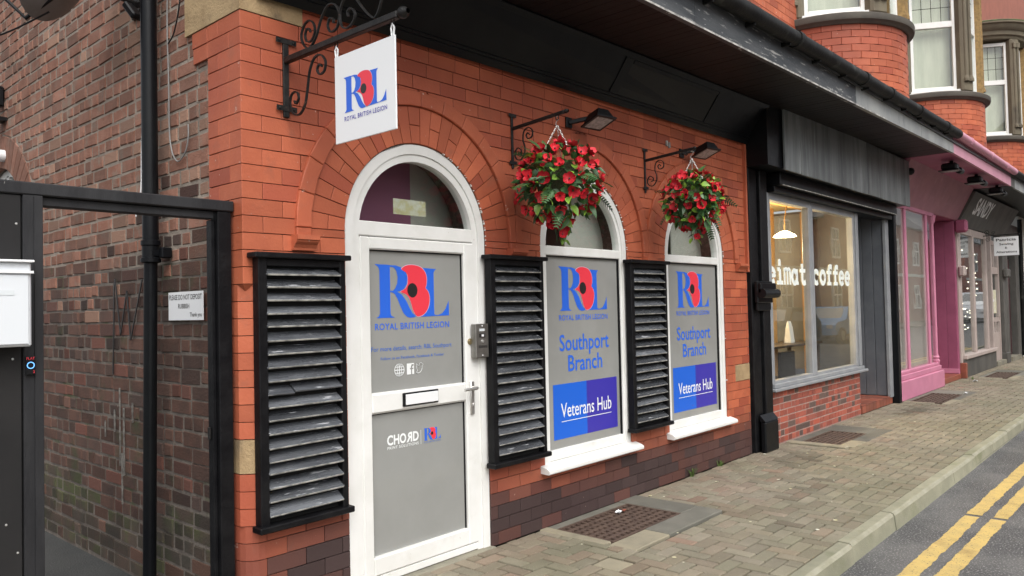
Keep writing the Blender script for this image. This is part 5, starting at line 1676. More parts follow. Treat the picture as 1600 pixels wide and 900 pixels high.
for xx in (13.4, 15.0, 16.4): g.tube([(xx - .05, YF - .085, 3.955), (xx + .05, YF - .085, 3.955)], .068, 12)
g.build('gutter', MT['pinkfascia'], pk, smooth=True)
# corbel at the party wall
bx('corbel', MT['pinkdark'], pk, 16.95, 17.12, -.22, -.001, 2.85, 3.10, c=.05)
t = thing('security_camera', 'small dark bracketed fitting on the end of the coffee shop sign box', 'fitting', (12.78, -.28, 3.5))
MB().lathe([(0, -.05), (.05, -.03), (.06, .0), (.03, .03), (0, .05)], (12.80, -.30, 3.52), 10, axis='x').build('dome', MT['plasticblack'], t, smooth=True)
bx('bracket', MT['plasticblack'], t, 12.728, 12.79, -.29, -.26, 3.47, 3.57)
def spot(x, label):
    t = thing('canopy_spotlight', label, 'spotlight', (x, -.72, 3.6), 'spotlights under the pink canopy')
    m = MB(); m.box(x - .14, x + .05, -.82, -.60, 3.55, 3.66, c=.03); m.box(x - .18, x + .06, -.85, -.57, 3.535, 3.55, c=.005); m.build('housing', MT['plasticblack'], t)
    MB().lathe([(0, .1), (.045, .1), (.05, 0), (.05, -.1), (0, -.1)], (x + .18, -.80, 3.56), 12, axis='x').build('sensor', MT['plasticblack'], t, smooth=True)
    m = MB(); m.bar((x, -.72, 3.65), (x + .02, -.72, 3.705), .05, .02); m.bar((x + .03, -.72, 3.60), (x + .14, -.78, 3.575), .03, .03); m.build('bracket', MT['plasticblack'], t)
    bx('lens', MT['fibre'], t, x - .15, x + .03, -.82, -.60, 3.531, 3.5345)
spot(13.45, 'black spotlight under the pink canopy, nearest the black canopy')
spot(15.25, 'black spotlight under the middle of the pink canopy')
spot(17.1, 'black spotlight under the pink canopy, nearest the grey shop')

# ---------------------------------------------------------------- grey sewing shop
gs = thing('sewing_shop_front', 'pinkish-grey framed shop front with dark sloping name board', 'shop front', (20, 0, 0))
bx('stall_riser', MT['olivewood'], gs, 17.20, 20.35, -.06, .15, .0, .36, c=.01)
bx('window_sill', MT['greige'], gs, 17.20, 20.35, -.10, .12, .362, .44, c=.01)
w = MB()
for xx in (17.20, 18.42, 19.72): w.box(xx, xx + .13, -.03, .06, .44, 3.0, c=.01)
w.box(17.33, 18.42, -.02, .05, 2.86, 3.0); w.box(18.55, 19.72, -.02, .05, 2.86, 3.0); w.box(20.3, 20.4, -.03, .06, .36, 3.0, c=.01)
wo = w.build('window_frame', MT['greige'], gs)
for (a0, a1) in ((17.32, 18.43), (18.54, 19.73)): bx('pane', MT['glass'], wo, a0, a1, .01, .016, .43, 2.87)
bx('dark_interior', MT['pit'], gs, 17.2, 23.0, 1.2, 1.25, .0, 3.1)
bx('shop_floor', MT['darkwood'], gs, 17.2, 23.0, .15, 1.2, -.02, .05)
d = MB(); d.box(20.42, 20.56, .02, .10, .1, 2.9); d.box(21.38, 21.5, .02, .10, .1, 2.9); d.box(20.56, 21.38, .03, .09, .1, .75); d.box(20.56, 21.38, .03, .09, 2.12, 2.28); d.box(20.93, 21.0, .03, .09, .75, 1.0); d.box(20.56, 21.38, .031, .089, 1.0, 1.10); d.box(20.56, 21.38, .03, .09, 2.8, 2.9); d.box(20.95, 21.0, .031, .089, 2.28, 2.8)
do = d.build('shop_door', MT['greige'], gs)
bx('pane', MT['glass'], do, 20.55, 21.39, .055, .061, 1.09, 2.13)
bx('pane', MT['glass'], do, 20.55, 21.39, .055, .061, 2.27, 2.81)
bx('pane', MT['glass'], do, 20.55, 21.39, .055, .061, .74, 1.01)
bx('door_poster', MT['paper'], do, 20.75, 21.2, .047, .054, 1.2, 1.75)
MB().lathe([(0, .05), (.035, .04), (.04, .02), (.025, 0)], (20.49, .02, 1.5), 12, axis='y').build('door_knob', MT['signwhite'], do, smooth=True)
bx('doorstep', MT['concrete'], gs, 20.38, 21.55, -.08, .3, .0, .1, c=.008)
p2 = MB(); p2.box(21.52, 21.86, -.06, .1, .25, 3.05, c=.012); p2.box(21.48, 21.90, -.10, .1, .0, .25, c=.012); p2.box(21.48, 21.92, -.16, -.061, 2.05, 2.25, c=.04)
p2.build('pilaster', MT['olivewood'], gs)
p1 = MB(); p1.box(17.06, 17.19, -.10, .1, .0, .30, c=.01)
p1.build('red_plinth', MT['tile'], gs, tinted=True)
p1b = MB(); p1b.box(17.06, 17.19, -.03, .1, .3, 3.05, c=.006); p1b.box(17.02, 17.22, -.14, -.031, 2.0, 2.2, c=.04)
p1b.build('party_pilaster', MT['greige'], gs)
pc = MB()
v = [(17.15, -.02, 3.02), (22.0, -.02, 3.02), (22.0, -.36, 3.64), (17.15, -.36, 3.64), (17.15, .05, 3.02), (22.0, .05, 3.02), (22.0, .05, 3.64), (17.15, .05, 3.64)]
pc.add(v, [(0, 1, 2, 3), (7, 6, 5, 4), (4, 5, 1, 0), (3, 7, 4, 0), (5, 6, 2, 1)])
pc.build('slanted_name_board', MT['olivewood'], gs)
tb = MB()
nv = Vector((0, -.62, -.34)).normalized() * .004
def tfn(u, v): return Vector((u, -.02 - .34 * v, 3.02 + .62 * v)) + nv
text(tb, 'SANDY', tfn, 17.75, 19.35, .42, .46, 0, .03)
tb.build('name_lettering', MT['signwhite'], gs)
bx('soffit', MT['soffit'], gs, CX2 + .003, CX3, YF + .02, .04, 3.70, 3.74)
bx('front_board', MT['olivewood'], gs, CX2 + .003, 17.72, YF - .02, YF + .018, 3.69, 3.945)
bx('front_board', MT['fasciapale'], gs, 17.725, CX3, YF - .021, YF + .018, 3.69, 3.945)
g = MB(); g.tube([(CX2 + .005, YF - .085, 3.955), (CX3, YF - .085, 3.955)], .06, 12); g.build('gutter', MT['gutter'], gs, smooth=True)
fl = MB()
for i in range(46):
    fl.cbox((U(17.4, 19.6), .12 + U(0, .03), .9 + 1.7 * R()), X, Y, Z, .011, .011, .011, .004)
fl.build('fairy_lights', MT['fairy'], gs, kind='stuff')
# maroon door and white building further along
fd = thing('far_doorway', 'maroon panelled door between grey pilasters beyond the sewing shop', 'door', (22.7, 0, 0))
m = MB(); m.box(22.25, 23.35, .10, .16, .1, 2.55)
for (a0, a1, b0, b1) in ((22.4, 22.75, .25, .95), (22.85, 23.2, .25, .95), (22.4, 22.75, 1.1, 2.3), (22.85, 23.2, 1.1, 2.3)): m.box(a0, a1, .08, .099, b0, b1, c=.01)
m.build('door_leaf', MT['maroon'], fd)
m = MB(); m.tube([(22.36, .07, 1.25), (22.36, .07, 1.55)], .02, 8); m.tube([(22.36, .07, 1.45), (22.36, .02, 1.45), (22.48, .02, 1.45)], .014, 8); m.build('handle', M('brass_handle', (.6, .42, .15), rough=.3, metal=.9), fd, smooth=True)
bx('fanlight', MT['carglass'], fd, 22.25, 23.35, .12, .14, 2.56, 3.0)
m = MB(); m.box(21.93, 22.24, -.05, .2, .0, 3.1, c=.012); m.box(23.36, 23.75, -.05, .2, .0, 3.1, c=.012); m.box(21.93, 23.75, -.06, .2, 3.1, 3.4, c=.01); m.build('surround', MT['olivewood'], fd)
bx('doorstep', MT['concrete'], fd, 22.2, 23.4, -.1, .3, .0, .1)
wh = thing('white_far_building', 'white rendered building at the far end of the shops', 'building', (25.5, 0, 0))
bx('wall', MT['render_white'], wh, 24.0, 40, -.05, 6, .0, 3.7)
bx('window_frame', MT['upvc'], wh, 24.6, 25.9, -.09, -.051, 1.0, 3.0, c=.01); bx('pane', MT['carglass'], wh, 24.7, 25.8, -.098, -.0905, 1.1, 2.9)
bx('sill', MT['render_white'], wh, 24.5, 26.0, -.16, -.051, .9, .999, c=.01)
MB().tube([(23.9, -.09, 0.05), (23.9, -.09, 3.6)], .055, 10).build('far_downpipe', MT['gutter'], label='black downpipe at the far end beside the white building', cat='downpipe', smooth=True)
# hanging sign of the sewing shop
t = thing('sewing_sign', 'small white hanging sign with curly lettering about sewing and alterations', 'sign', (19.6, -.55, 2.45))
SXx = 19.6
MB().box(SXx - .008, SXx + .008, -.675, -.215, 2.475, 2.885, c=.002).build('panel', MT['signwhite'], t)
tx = MB()
F2 = lambda u, v: (SXx - .0095, -u, v)
lines(t, [MT['ink']], (('Patricia', F2, .26, .63, 2.795, .055, 0, .015),), (('Sewing', F2, .32, .58, 2.705, .045, 0, .015),), (('&', F2, .42, .465, 2.625, .042, 0, .015),), (('Alterations', F2, .255, .64, 2.535, .045, 0, .015),))
t = thing('sewing_sign_bracket', 'thin scrolled black bracket carrying the sewing shop sign', 'bracket', (SXx, 0, 2.9))
q = MB(); q.bar((SXx, -.001, 2.93), (SXx, -.70, 2.93), .02, .02); q.box(SXx - .012, SXx + .012, -.012, -.001, 2.75, 3.05); q.bar((SXx, -.26, 2.885), (SXx, -.26, 2.925), .01, .01); q.bar((SXx, -.62, 2.885), (SXx, -.62, 2.925), .01, .01); q.build('arm', MT['iron'], t)
q = MB()
for c_, r_ in ((.10, .055), (.22, .04)): ribbon(q, spiral((-c_, 2.94 + r_ + .01), r_, 1.4, -PI / 2, 1, SXx), .01, .008); 
ribbon(q, spiral((-.10, 2.85), .055, 1.4, PI / 2, 1, SXx), .01, .008)
q.build('scroll', MT['iron'], t)
MB().box(24.9, 25.0, -.4, -.3, .0, .02)

# ---------------------------------------------------------------- upper storey with bow windows
ter = thing('terrace_upper_storey', 'red brick upper storey with curved bay windows above the shop canopies', 'building', (16, .5, 4.2))
uw = MB(); uw.box(1.96, 44, .02, .35, 4.2, 13); uw.box(2.25, 44, .351, 6.0, 12.8, 13)
uwo = uw.build('upper_wall', MT['housebrick'], ter)
pl_ = []
for k in range(16):
    z0 = 4.10 + k * CO
    x = 7.1 - (.1125 if k % 2 else 0)
    while x < 9.3:
        pl_.append((rect(.2255 - J, CO - J), (x + .11, .008, z0 + CO / 2), X, Z, -Y, .03, (R(), 0, 1 if R() < .2 else 0)))
        x += .2255
pieces(uwo, 'brick', pl_, MT['brick'], 120, 'brickwork')
bx('alarm_bracket', MT['iron'], ter, 7.88, 7.92, -.25, .01, 4.86, 4.90)
BAYR = 1.0
def bay(cx, cy, top, far):
    dr = MB()
    n = 32
    dr.lathe([(BAYR - .02, 3.9), (BAYR - .02, 4.86)], (cx, cy, 0), n, PI, 2 * PI)
    dro = dr.build('bay_drum', MT['mortar_dark'], ter)
    pl2_ = []
    nb = 14
    for k in range(12):
        z0 = 3.84 + k * CO
        for j in range(-1, nb):
            a_ = PI + PI * (j + .5 + (.5 if k % 2 else 0)) / nb
            if a_ < PI + .05 or a_ > 2 * PI: continue
            N_ = Vector((math.cos(a_), math.sin(a_), 0)); U_ = Z.cross(N_)
            pl2_.append((rect(PI * BAYR / nb - J, CO - J), Vector((cx, cy, z0 + CO / 2)) + N_ * BAYR, U_, Z, N_, .03, (R(), 0, 1 if R() < .2 else 0)))
    pieces(dro, 'brick', pl2_, MT['brick'], 90, 'brickwork')
    rim = MB().lathe([(BAYR - .05, 4.85), (BAYR + .03, 4.85), (BAYR + .05, 4.87), (BAYR + .085, 4.885), (BAYR + .095, 4.91), (BAYR + .095, 4.955), (BAYR + .06, 4.975), (BAYR - .3, 4.99)], (cx, cy, 0), n, PI, 2 * PI)
    rim.build('bay_ledge', MT['bayledge'], ter, smooth=True)
    ri = BAYR - .06
    for k, am in enumerate((210, 270, 330)):
        a0, a1 = math.radians(am - 30), math.radians(am + 30)
        p0 = Vector((cx + ri * math.cos(a0), cy + ri * math.sin(a0), 0)); p1 = Vector((cx + ri * math.cos(a1), cy + ri * math.sin(a1), 0))
        A = (p1 - p0).normalized(); N_ = Vector((A.y, -A.x, 0)); W = (p1 - p0).length
        mid = (p0 + p1) / 2
        if N_.dot(mid - Vector((cx, cy, 0))) < 0: N_ = -N_
        def cb(mb, u0, u1, n0, n1, z0, z1, c=.004, mi=0):
            mb.cbox(mid + A * ((u0 + u1) / 2) + N_ * ((n0 + n1) / 2) + Z * ((z0 + z1) / 2), A, N_, Z, abs(u1 - u0) / 2, abs(n1 - n0) / 2, (z1 - z0) / 2, c, mi)
        h = W / 2 - .10
        f_ = MB()
        cb(f_, -h, -h + .07, -.04, .03, 5.03, top); cb(f_, h - .07, h, -.04, .03, 5.03, top)
        cb(f_, -h + .07, h - .07, -.04, .028, 5.03, 5.10); cb(f_, -h + .07, h - .07, -.04, .028, top - .07, top); cb(f_, -h + .07, h - .07, -.04, .032, 6.10, 6.20)
        fo = f_.build('bay_window', MT['upvc'], ter)
        s_ = MB(); cb(s_, -h - .04, h + .04, -.02, .09, 4.985, 5.03); s_.build('sill', MT['upvc'], fo)
        g_ = MB(); cb(g_, -h + .065, h - .065, -.012, -.006, 5.09, top - .06, .001); g_.build('pane', MT['glass'], fo)
        lb_ = MB()
        for q_ in range(1, 4): cb(lb_, -h + .07 + (2 * h - .14) * q_ / 4 - .004, -h + .07 + (2 * h - .14) * q_ / 4 + .004, -.005, -.001, 6.2, top - .07, .0008)
        for q_ in range(1, 3): cb(lb_, -h + .07, h - .07, -.0052, -.0012, 6.2 + (top - 6.27) * q_ / 3 - .004, 6.2 + (top - 6.27) * q_ / 3 + .004, .0008)
        lb_.build('leading', MT['pit'], fo)
        cu_ = MB(); cb(cu_, -h + .06, h - .06, -.14, -.13, 5.05, top - .05, .001); cu_.build('curtain', MT['curtain'], fo)
    for k, am in enumerate((180, 240, 300, 360)):
        a_ = math.radians(am)
        N_ = Vector((math.cos(a_), math.sin(a_), 0)); A = Z.cross(N_)
        c0 = Vector((cx, cy, 0)) + N_ * (ri - .02)
        mm = MB(); mm.cbox(c0 + Z * (4.98 + (top + .05 - 4.98) / 2), A, N_, Z, .125, .10, (top + .05 - 4.98) / 2, .03)
        for s_ in (-.05, .05):
            b0 = c0 + N_ * .10 + A * s_
            mm.tube([b0 + Z * 5.25, b0 + Z * (top - .15)], .032, 10); mm.lathe([(.05, 0), (.05, .04), (.03, .1)], b0 + Z * 5.15, 10); mm.cbox(b0 + Z * (top - .1), A, N_, Z, .045, .045, .06, .012)
        mm.build('stone_mullion', MT['roughstone'] if k == 2 else MT['greenstone'], ter)
    cn = MB().lathe([(BAYR - .35, top + .051), (BAYR + .0, top + .051), (BAYR + .02, top + .10), (BAYR + .06, top + .12), (BAYR + .07, top + .20), (BAYR + .13, top + .24), (BAYR + .16, top + .32), (BAYR + .20, top + .34), (BAYR + .20, top + .37)], (cx, cy, 0), n, PI, 2 * PI)
    cn.build('bay_cornice', MT['greenstone'], ter, smooth=True)
    cl = MB().lathe([(BAYR + .20, top + .371), (BAYR + .21, top + .39), (BAYR + .17, top + .41), (0, top + .55)], (cx, cy, 0), n, PI, 2 * PI)
    cl.build('bay_lead', MT['greenlead'], ter, smooth=True)
bay(10.25, .08, 7.0, False); bay(15.0, .08, 7.0, False); bay(19.75, .08, 7.0, True); bay(24.5, .08, 7.0, True)

# ---------------------------------------------------------------- things on the alley wall
PY = .885
t = thing('downpipe', 'black downpipe on the brown alley wall', 'downpipe', (1.87, PY, 0))
dpx = 1.872
MB().tube([(dpx, PY, 1.93), (dpx, PY, 4.3)], .043, 16).build('upper_pipe', MT['black'], t, smooth=True)
MB().tube([(dpx, PY, 2.02), (dpx, PY, 1.93), (dpx - .005, PY + .045, .0)], [.036, .036, .035], 16).build('lower_pipe', MT['black'], t, smooth=True)
MB().lathe([(.043, .13), (.052, .125), (.052, .10), (.046, .095), (.046, .03), (.054, .025), (.054, .005), (.04, 0)], (dpx, PY, 1.86), 18).build('socket', MT['black'], t, smooth=True)
q = MB(); q.box(dpx - .01, SX - .01, PY - .05, PY - .03, 1.90, 1.93); q.box(dpx + .02, SX - .008, PY - .10, PY - .055, 1.885, 1.945, c=.006)
q.build('wall_clip', MT['black'], t)
t = thing('notice_plate', 'small white metal notice about rubbish on the alley wall', 'sign', (1.935, .6, 1.53))
MB().box(1.931, 1.935, .395, .80, 1.535, 1.690, c=.001).build('plate', MT['signwhite'], t)
tx = MB(); F3 = lambda u, v: (1.9302, .80 - u, v)
lines(t, [MT['ink']], (('PLEASE DO NOT DEPOSIT', F3, .012, .392, 1.648, .027, 0, .01),), (('RUBBISH', F3, .12, .25, 1.600, .025, 0, .01),), (('Thank you', F3, .255, .392, 1.555, .022, 0, .008),))
for y_, z_ in ((.41, 1.66), (.79, 1.66), (.79, 1.56)): MB().lathe([(0, .003), (.005, .002), (.006, 0)], (1.931, y_, z_), 8, axis='x').build('screw', MT['ink'], t)
def cable(pts, r, mat, label):
    MB().tube(catm(pts, 6), r, 6).build('wall_cable', mat, label=label, cat='cable')
cable([(1.935, 1.12, 4.3), (1.94, 1.13, 3.2), (1.938, 1.15, 2.5), (1.935, 1.16, 2.30), (1.93, 1.22, 2.16)], .005, MT['signwhite'], 'white cable running down the alley wall beside the downpipe')
cable([(1.94, .75, 4.0), (1.94, .80, 3.3), (1.94, .79, 2.9), (1.94, .78, 2.55), (1.94, .70, 2.42), (1.94, .60, 2.45), (1.94, .56, 2.53), (1.94, .56, 2.60)], .004, MT['dish'], 'thin grey cable looping on the alley wall near the orange corner bricks')
cable([(1.94, .55, 3.9), (1.935, .62, 3.35), (1.935, .70, 3.15), (1.94, .79, 3.10)], .004, MT['plasticblack'], 'thin black cable looping below the corner stone')
# satellite dish
t = thing('satellite_dish', 'grey satellite dish high on the alley wall', 'satellite dish', (1.9, 1.31, 3.3))
dc = Vector((1.60, 1.24, 3.58)); dn = Vector((-.62, .60, .42)).normalized()
du = dn.cross(Z).normalized(); dv = du.cross(dn)
m = MB(); v, f = [], []
for i in range(9):
    r_ = .37 * i / 8
    for j in range(32):
        a_ = 2 * PI * j / 32
        v.append(dc + du * (r_ * .92 * math.cos(a_)) + dv * (r_ * math.sin(a_)) + dn * (.55 * r_ * r_))
for i in range(8):
    for j in range(32): f.append((i * 32 + j, (i + 1) * 32 + j, (i + 1) * 32 + (j + 1) % 32, i * 32 + (j + 1) % 32))
v2 = [p - dn * .004 for p in v]
m.add(v + v2, f + [tuple(k + len(v) for k in q)[::-1] for q in f] + [(8 * 32 + j, len(v) + 8 * 32 + j, len(v) + 8 * 32 + (j + 1) % 32, 8 * 32 + (j + 1) % 32) for j in range(32)])
m.build('reflector', MT['dish'], t, smooth=True)
lnb = dc + dn * .30 - dv * .29
m = MB(); m.tube([dc - dn * .03 - dv * .12, dc - dv * .39 + dn * .10, lnb - dv * .03], .012, 8); m.build('feed_arm', MT['plasticblack'], t, smooth=True)
m = MB(); m.cbox(lnb, dn, du, dv, .06, .03, .045, .012); m.lathe([(0, .03), (.03, .028), (.034, 0)], lnb - dn * .06, 10); m.build('receiver', MT['plasticblack'], t)
m = MB(); m.tube([dc - dn * .02, dc - dn * .12 - dv * .03, Vector((1.945, 1.22, 3.44))], .02, 8); m.cbox(dc - dn * .05 - dv * .05, dn, du, dv, .05, .04, .07, .006); m.cbox(Vector((1.945, 1.22, 3.44)), X, Y, Z, .012, .05, .08, .004); m.build('mast', MT['iron'], t)
m = MB(); m.tube(catm([lnb - dv * .04, lnb - dv * .22 - dn * .02, lnb - dv * .27 - dn * .08, lnb - dv * .2 - dn * .16, dc - dv * .30], 6), .005, 6); m.build('cable', MT['plasticblack'], t)
t = thing('alley_floodlight', 'small black floodlight on the alley wall beside the downpipe top', 'floodlight', (1.9, 1.08, 3.3))
m = MB(); m.cbox((1.86, 1.07, 3.34), Vector((.2, -.6, -.75)).normalized(), Vector((.95, .3, 0)).normalized(), Vector((.2, -.6, -.75)).normalized().cross(Vector((.95, .3, 0)).normalized()), .06, .035, .02, .008); m.build('housing', MT['plasticblack'], t)
m = MB(); m.bar((1.87, 1.09, 3.38), (1.95, 1.12, 3.42), .03, .03); m.build('mount', MT['plasticblack'], t)
t = thing('alley_wall_lamp', 'small dark fitting on the alley wall above the side window arch', 'lamp', (1.93, 3.9, 3.2))
MB().box(1.85, 1.95, 3.84, 3.93, 3.33, 3.50, c=.012).build('housing', MT['plasticblack'], t)
m = MB(); m.tube([(1.90, 3.88, 3.33), (1.90, 3.88, 3.08)], .012, 8); m.box(1.87, 1.95, 3.78, 3.92, 3.2, 3.23); m.build('bracket', MT['plasticblack'], t)
MB().lathe([(.0, -.09), (.045, -.09), (.05, -.085), (.05, .0), (0, .0)], (1.96, 3.86, 2.92), 16, axis='x').build('vent_pipe', MT['signwhite'], label='short white round vent pipe in the side window arch', cat='vent', smooth=True)

# ---------------------------------------------------------------- alley gate
gt = thing('alley_gate', 'dark painted timber gate frame with charcoal leaf across the alley', 'gate', (1.4, .12, 0))
GY0, GY1 = .075, .155
bx('post', MT['blackwood'], gt, 1.852, 1.922, GY0, GY1, -.02, 2.07, c=.004)
bx('post_stop', MT['blackwood'], gt, 1.832, 1.8515, GY0 + .03, GY1, -.02, 2.03, c=.003)
bx('top_beam', MT['gatewood'], gt, .01, 1.935, GY0 - .006, GY1, 2.072, 2.125, c=.005)
bx('top_rail', MT['gatewood'], gt, 1.085, 1.8415, GY0 + .02, GY1, 2.032, 2.0715, c=.004)
bx('post', MT['gatewood'], gt, 1.012, 1.083, GY0 - .004, GY1, -.02, 2.0715, c=.004)
bx('post_strip', MT['gatewood'], gt, 1.050, 1.0825, GY0 - .012, GY0 - .0045, -.02, 2.07, c=.002)
bx('post', MT['gatewood'], gt, .015, .095, GY0, GY1, -.02, 2.0715, c=.004)
lf2 = MB(); lf2.box(.10, 1.008, GY0 + .004, GY1 - .02, -.0, 2.07, c=.004)
lfo = lf2.build('leaf', MT['gateleaf'], gt)
sc_m = MB()
for (xx, zz) in ((.99, .62), (.975, 1.40), (.99, 1.95), (.95, .74)): sc_m.lathe([(0, .002), (.004, .0015), (.005, 0)], (xx, GY0 + .004, zz), 8, axis='y')
sc_m.build('screws', MT['chain'], gt)
m = MB(); m.box(1.822, 1.8315, GY0 + .05, GY1 - .01, .95, 1.01, c=.002); m.build('latch_plate', MT['iron'], gt)
t = thing('letter_box', 'white metal letter box on the charcoal alley gate', 'letter box', (.87, .05, 1.44))
m = MB(); m.box(.70, 1.012, -.03, GY0 + .003, 1.452, 1.785, c=.006); m.build('body', MT['whitebox'], t)
m = MB(); m.box(.715, 1.000, -.037, -.0305, 1.462, 1.735, c=.004); m.build('door_panel', MT['whitebox'], t)
m = MB(); m.box(.70, 1.016, -.045, -.0302, 1.742, 1.752); m.box(.695, 1.018, -.05, GY0 + .002, 1.7855, 1.795, c=.002); m.build('flap', MT['signwhite'], t)
bx('name_slot', MT['greyprint'], t, .88, .95, -.0385, -.0372, 1.655, 1.675)
t = thing('door_bell', 'small grey bell push with a glowing blue ring on the gate post', 'door bell', (1.033, .05, 1.33))
MB().box(1.014, 1.049, .052, GY0 - .0122, 1.333, 1.408, c=.004).build('body', MT['plasticblack'], t)
MB().tube([(1.0315 + .0125 * math.cos(a_), .0515, 1.372 + .0125 * math.sin(a_)) for a_ in [2 * PI * i / 20 for i in range(21)]], .0016, 6, caps=False).build('light_ring', MT['blueglow'], t)
TB = lambda u, v: (u, .0512, v)
lines(t, [MT['red']], (('FLAT', TB, 1.0165, 1.046, 1.395, .010, 0, .01),), (('2', TB, 1.040, 1.046, 1.340, .010, 0, .01),))

# ---------------------------------------------------------------- litter and weeds
def crumple(name, p, s, mat, label, cat, seed):
    rnd = random.Random(seed)
    m = MB(); v, f = [], []
    for i in range(5):
        for j in range(5): v.append((p[0] + (i - 2) * s * .5 + rnd.uniform(-.2, .2) * s, p[1] + (j - 2) * s * .3 + rnd.uniform(-.15, .15) * s, p[2] + rnd.uniform(0, .55) * s))
    for i in range(4):
        for j in range(4): f.append((i * 5 + j, (i + 1) * 5 + j, (i + 1) * 5 + j + 1, i * 5 + j + 1))
    v2 = [(a_, b_, c_ - .0015) for a_, b_, c_ in v]
    m.add(v + v2, f + [tuple(k + 25 for k in q)[::-1] for q in f])
    m.build(name, mat, label=label, cat=cat)
crumple('litter', (4.87, -.19, .006), .03, MT['signwhite'], 'scrap of white foil litter on the first cellar grating', 'litter', 1)
crumple('litter', (4.93, -.20, .006), .02, MT['tile'], 'orange scrap of litter on the first cellar grating', 'litter', 2)
crumple('litter', (1.47, 1.25, -.006), .06, MT['signwhite'], 'white scrap of litter on the alley floor by the gate', 'litter', 3)
crumple('litter', (14.35, -.62, .006), .05, MT['signwhite'], 'white scrap of litter on the grating before the pink shop', 'litter', 4)
crumple('litter', (16.5, -.35, .006), .06, MT['signwhite'], 'white scrap of litter on the pavement before the pink doorway', 'litter', 5)
for i, (lx, ly) in enumerate(((6.6, -.62), (5.46, -.62), (5.55, -.95), (8.3, -1.2), (4.6, -1.05), (7.9, -.30))):
    pass
gum = MB()
for i in range(46):
    xx, yy, s = U(3.6, 11), U(-1.6, -.1), U(.006, .016)
    if in_surr(xx, yy): continue
    gum.lathe([(0, .0015), (s * .7, .0012), (s, 0)], (xx, yy, .003), 7)
gum.build('chewing_gum_spots', MT['paper'], kind='stuff')
def weed(x, y, n, h, label):
    m = MB()
    for i in range(n):
        a_ = U(0, 2 * PI); hh = h * U(.5, 1.1); o_ = Vector((x + U(-.03, .03), y + U(-.012, .012), .0))
        d_ = Vector((math.cos(a_), math.sin(a_), 0)); s_ = Vector((-d_.y, d_.x, 0)) * .003
        p1, p2 = o_ + d_ * hh * .25 + Z * hh * .6, o_ + d_ * hh * .7 + Z * hh * .85
        m.add([o_ - s_, o_ + s_, p1 + s_, p1 - s_, p2], [(0, 1, 2, 3), (3, 2, 4)])
    m.build('weed', MT['grass'], label=label, cat='weed', group='weeds at the foot of the wall')
weed(6.30, -.03, 26, .10, 'nearer tuft of weeds at the foot of the dark brick base')
weed(6.85, -.03, 22, .085, 'farther tuft of weeds at the foot of the dark brick base')
weed(16.95, -.22, 14, .08, 'small tuft of weeds by the red plinth of the sewing shop')

# ---------------------------------------------------------------- across the street (seen in the shop windows' reflections)
MB().box(-60, 200, -12.0, -9.2, -.3, .0).build('far_pavement', MT['concrete'], kind='structure')
def house(x0, w, h, label, gable):
    t = thing('terraced_house', label, 'house', (x0 + w / 2, -13, 0), 'houses across the street')
    y1 = -11.6
    m = MB(); m.box(x0, x0 + w - .02, -18, y1, 0, h)
    if gable: m.add([(x0, y1 + .001, h), (x0 + w - .02, y1 + .001, h), (x0 + w / 2, y1 + .001, h + w * .36), (x0, -18, h), (x0 + w - .02, -18, h), (x0 + w / 2, -18, h + w * .36)], [(1, 0, 2), (3, 4, 5)])
    m.build('wall', MT['housebrick'], t)
    r = MB()
    if gable:
        k = w * .36
        for s in (0, 1):
            xa, xb = (x0 - .2, x0 + w / 2) if s == 0 else (x0 + w + .18, x0 + w / 2)
            r.add([(xa, y1 + .3, h - .05), (xb, y1 + .3, h + k + .1), (xb, -18.2, h + k + .1), (xa, -18.2, h - .05), (xa, y1 + .3, h - .15), (xb, y1 + .3, h + k), (xb, -18.2, h + k), (xa, -18.2, h - .15)], [(0, 1, 2, 3), (7, 6, 5, 4), (0, 4, 5, 1), (3, 2, 6, 7)])
    else:
        r.add([(x0, y1 + .35, h), (x0 + w - .02, y1 + .35, h), (x0 + w - .02, -14.8, h + 2.6), (x0, -14.8, h + 2.6), (x0 + w - .02, -18.2, h), (x0, -18.2, h)], [(0, 1, 2, 3), (3, 2, 4, 5), (0, 3, 5), (1, 4, 2), (0, 5, 4, 1)])
    ro_ = r.build('roof', MT['slate'], t)
    c_ = MB().box(x0 + w - .9, x0 + w - .3, -15.2, -14.4, h + 1.2, h + 3.6); c_.build('chimney', MT['housebrick'], ro_)
    bx('string_course', MT['render_white'], t, x0, x0 + w - .02, y1 + .001, y1 + .06, 3.2, 3.4)
    for k in range(2):
        for z0, z1 in ((.9, 2.6), (4.0, 5.7)):
            xc = x0 + w * (.27 + .46 * k)
            f_ = MB(); f_.box(xc - .7, xc - .6, y1 + .002, y1 + .08, z0, z1); f_.box(xc + .6, xc + .7, y1 + .002, y1 + .08, z0, z1); f_.box(xc - .6, xc + .6, y1 + .002, y1 + .08, z0, z0 + .1); f_.box(xc - .6, xc + .6, y1 + .002, y1 + .08, z1 - .1, z1); f_.box(xc - .04, xc + .04, y1 + .002, y1 + .075, z0 + .1, z1 - .1); f_.box(xc - .6, xc - .04, y1 + .002, y1 + .07, z0 + 1.0, z0 + 1.08); f_.box(xc + .04, xc + .6, y1 + .002, y1 + .07, z0 + 1.0, z0 + 1.08)
            fo = f_.build('window', MT['upvc'], t)
            bx('pane', MT['carglass'], fo, xc - .6, xc + .6, y1 + .003, y1 + .03, z0 + .05, z1 - .05)
house(8, 9, 6.4, 'red brick house across the street, nearest, with slate roof', False)
house(18, 9.5, 6.2, 'red brick gabled house across the street, second along', True)
house(30, 10, 6.6, 'red brick house across the street, third along, with wide slate roof', False)
house(42, 9, 6.2, 'red brick gabled house across the street, reflected in the pink shop window', True)
house(53, 11, 6.6, 'red brick house across the street, fifth along', False)
house(66, 9, 6.2, 'red brick gabled house across the street, sixth along', True)
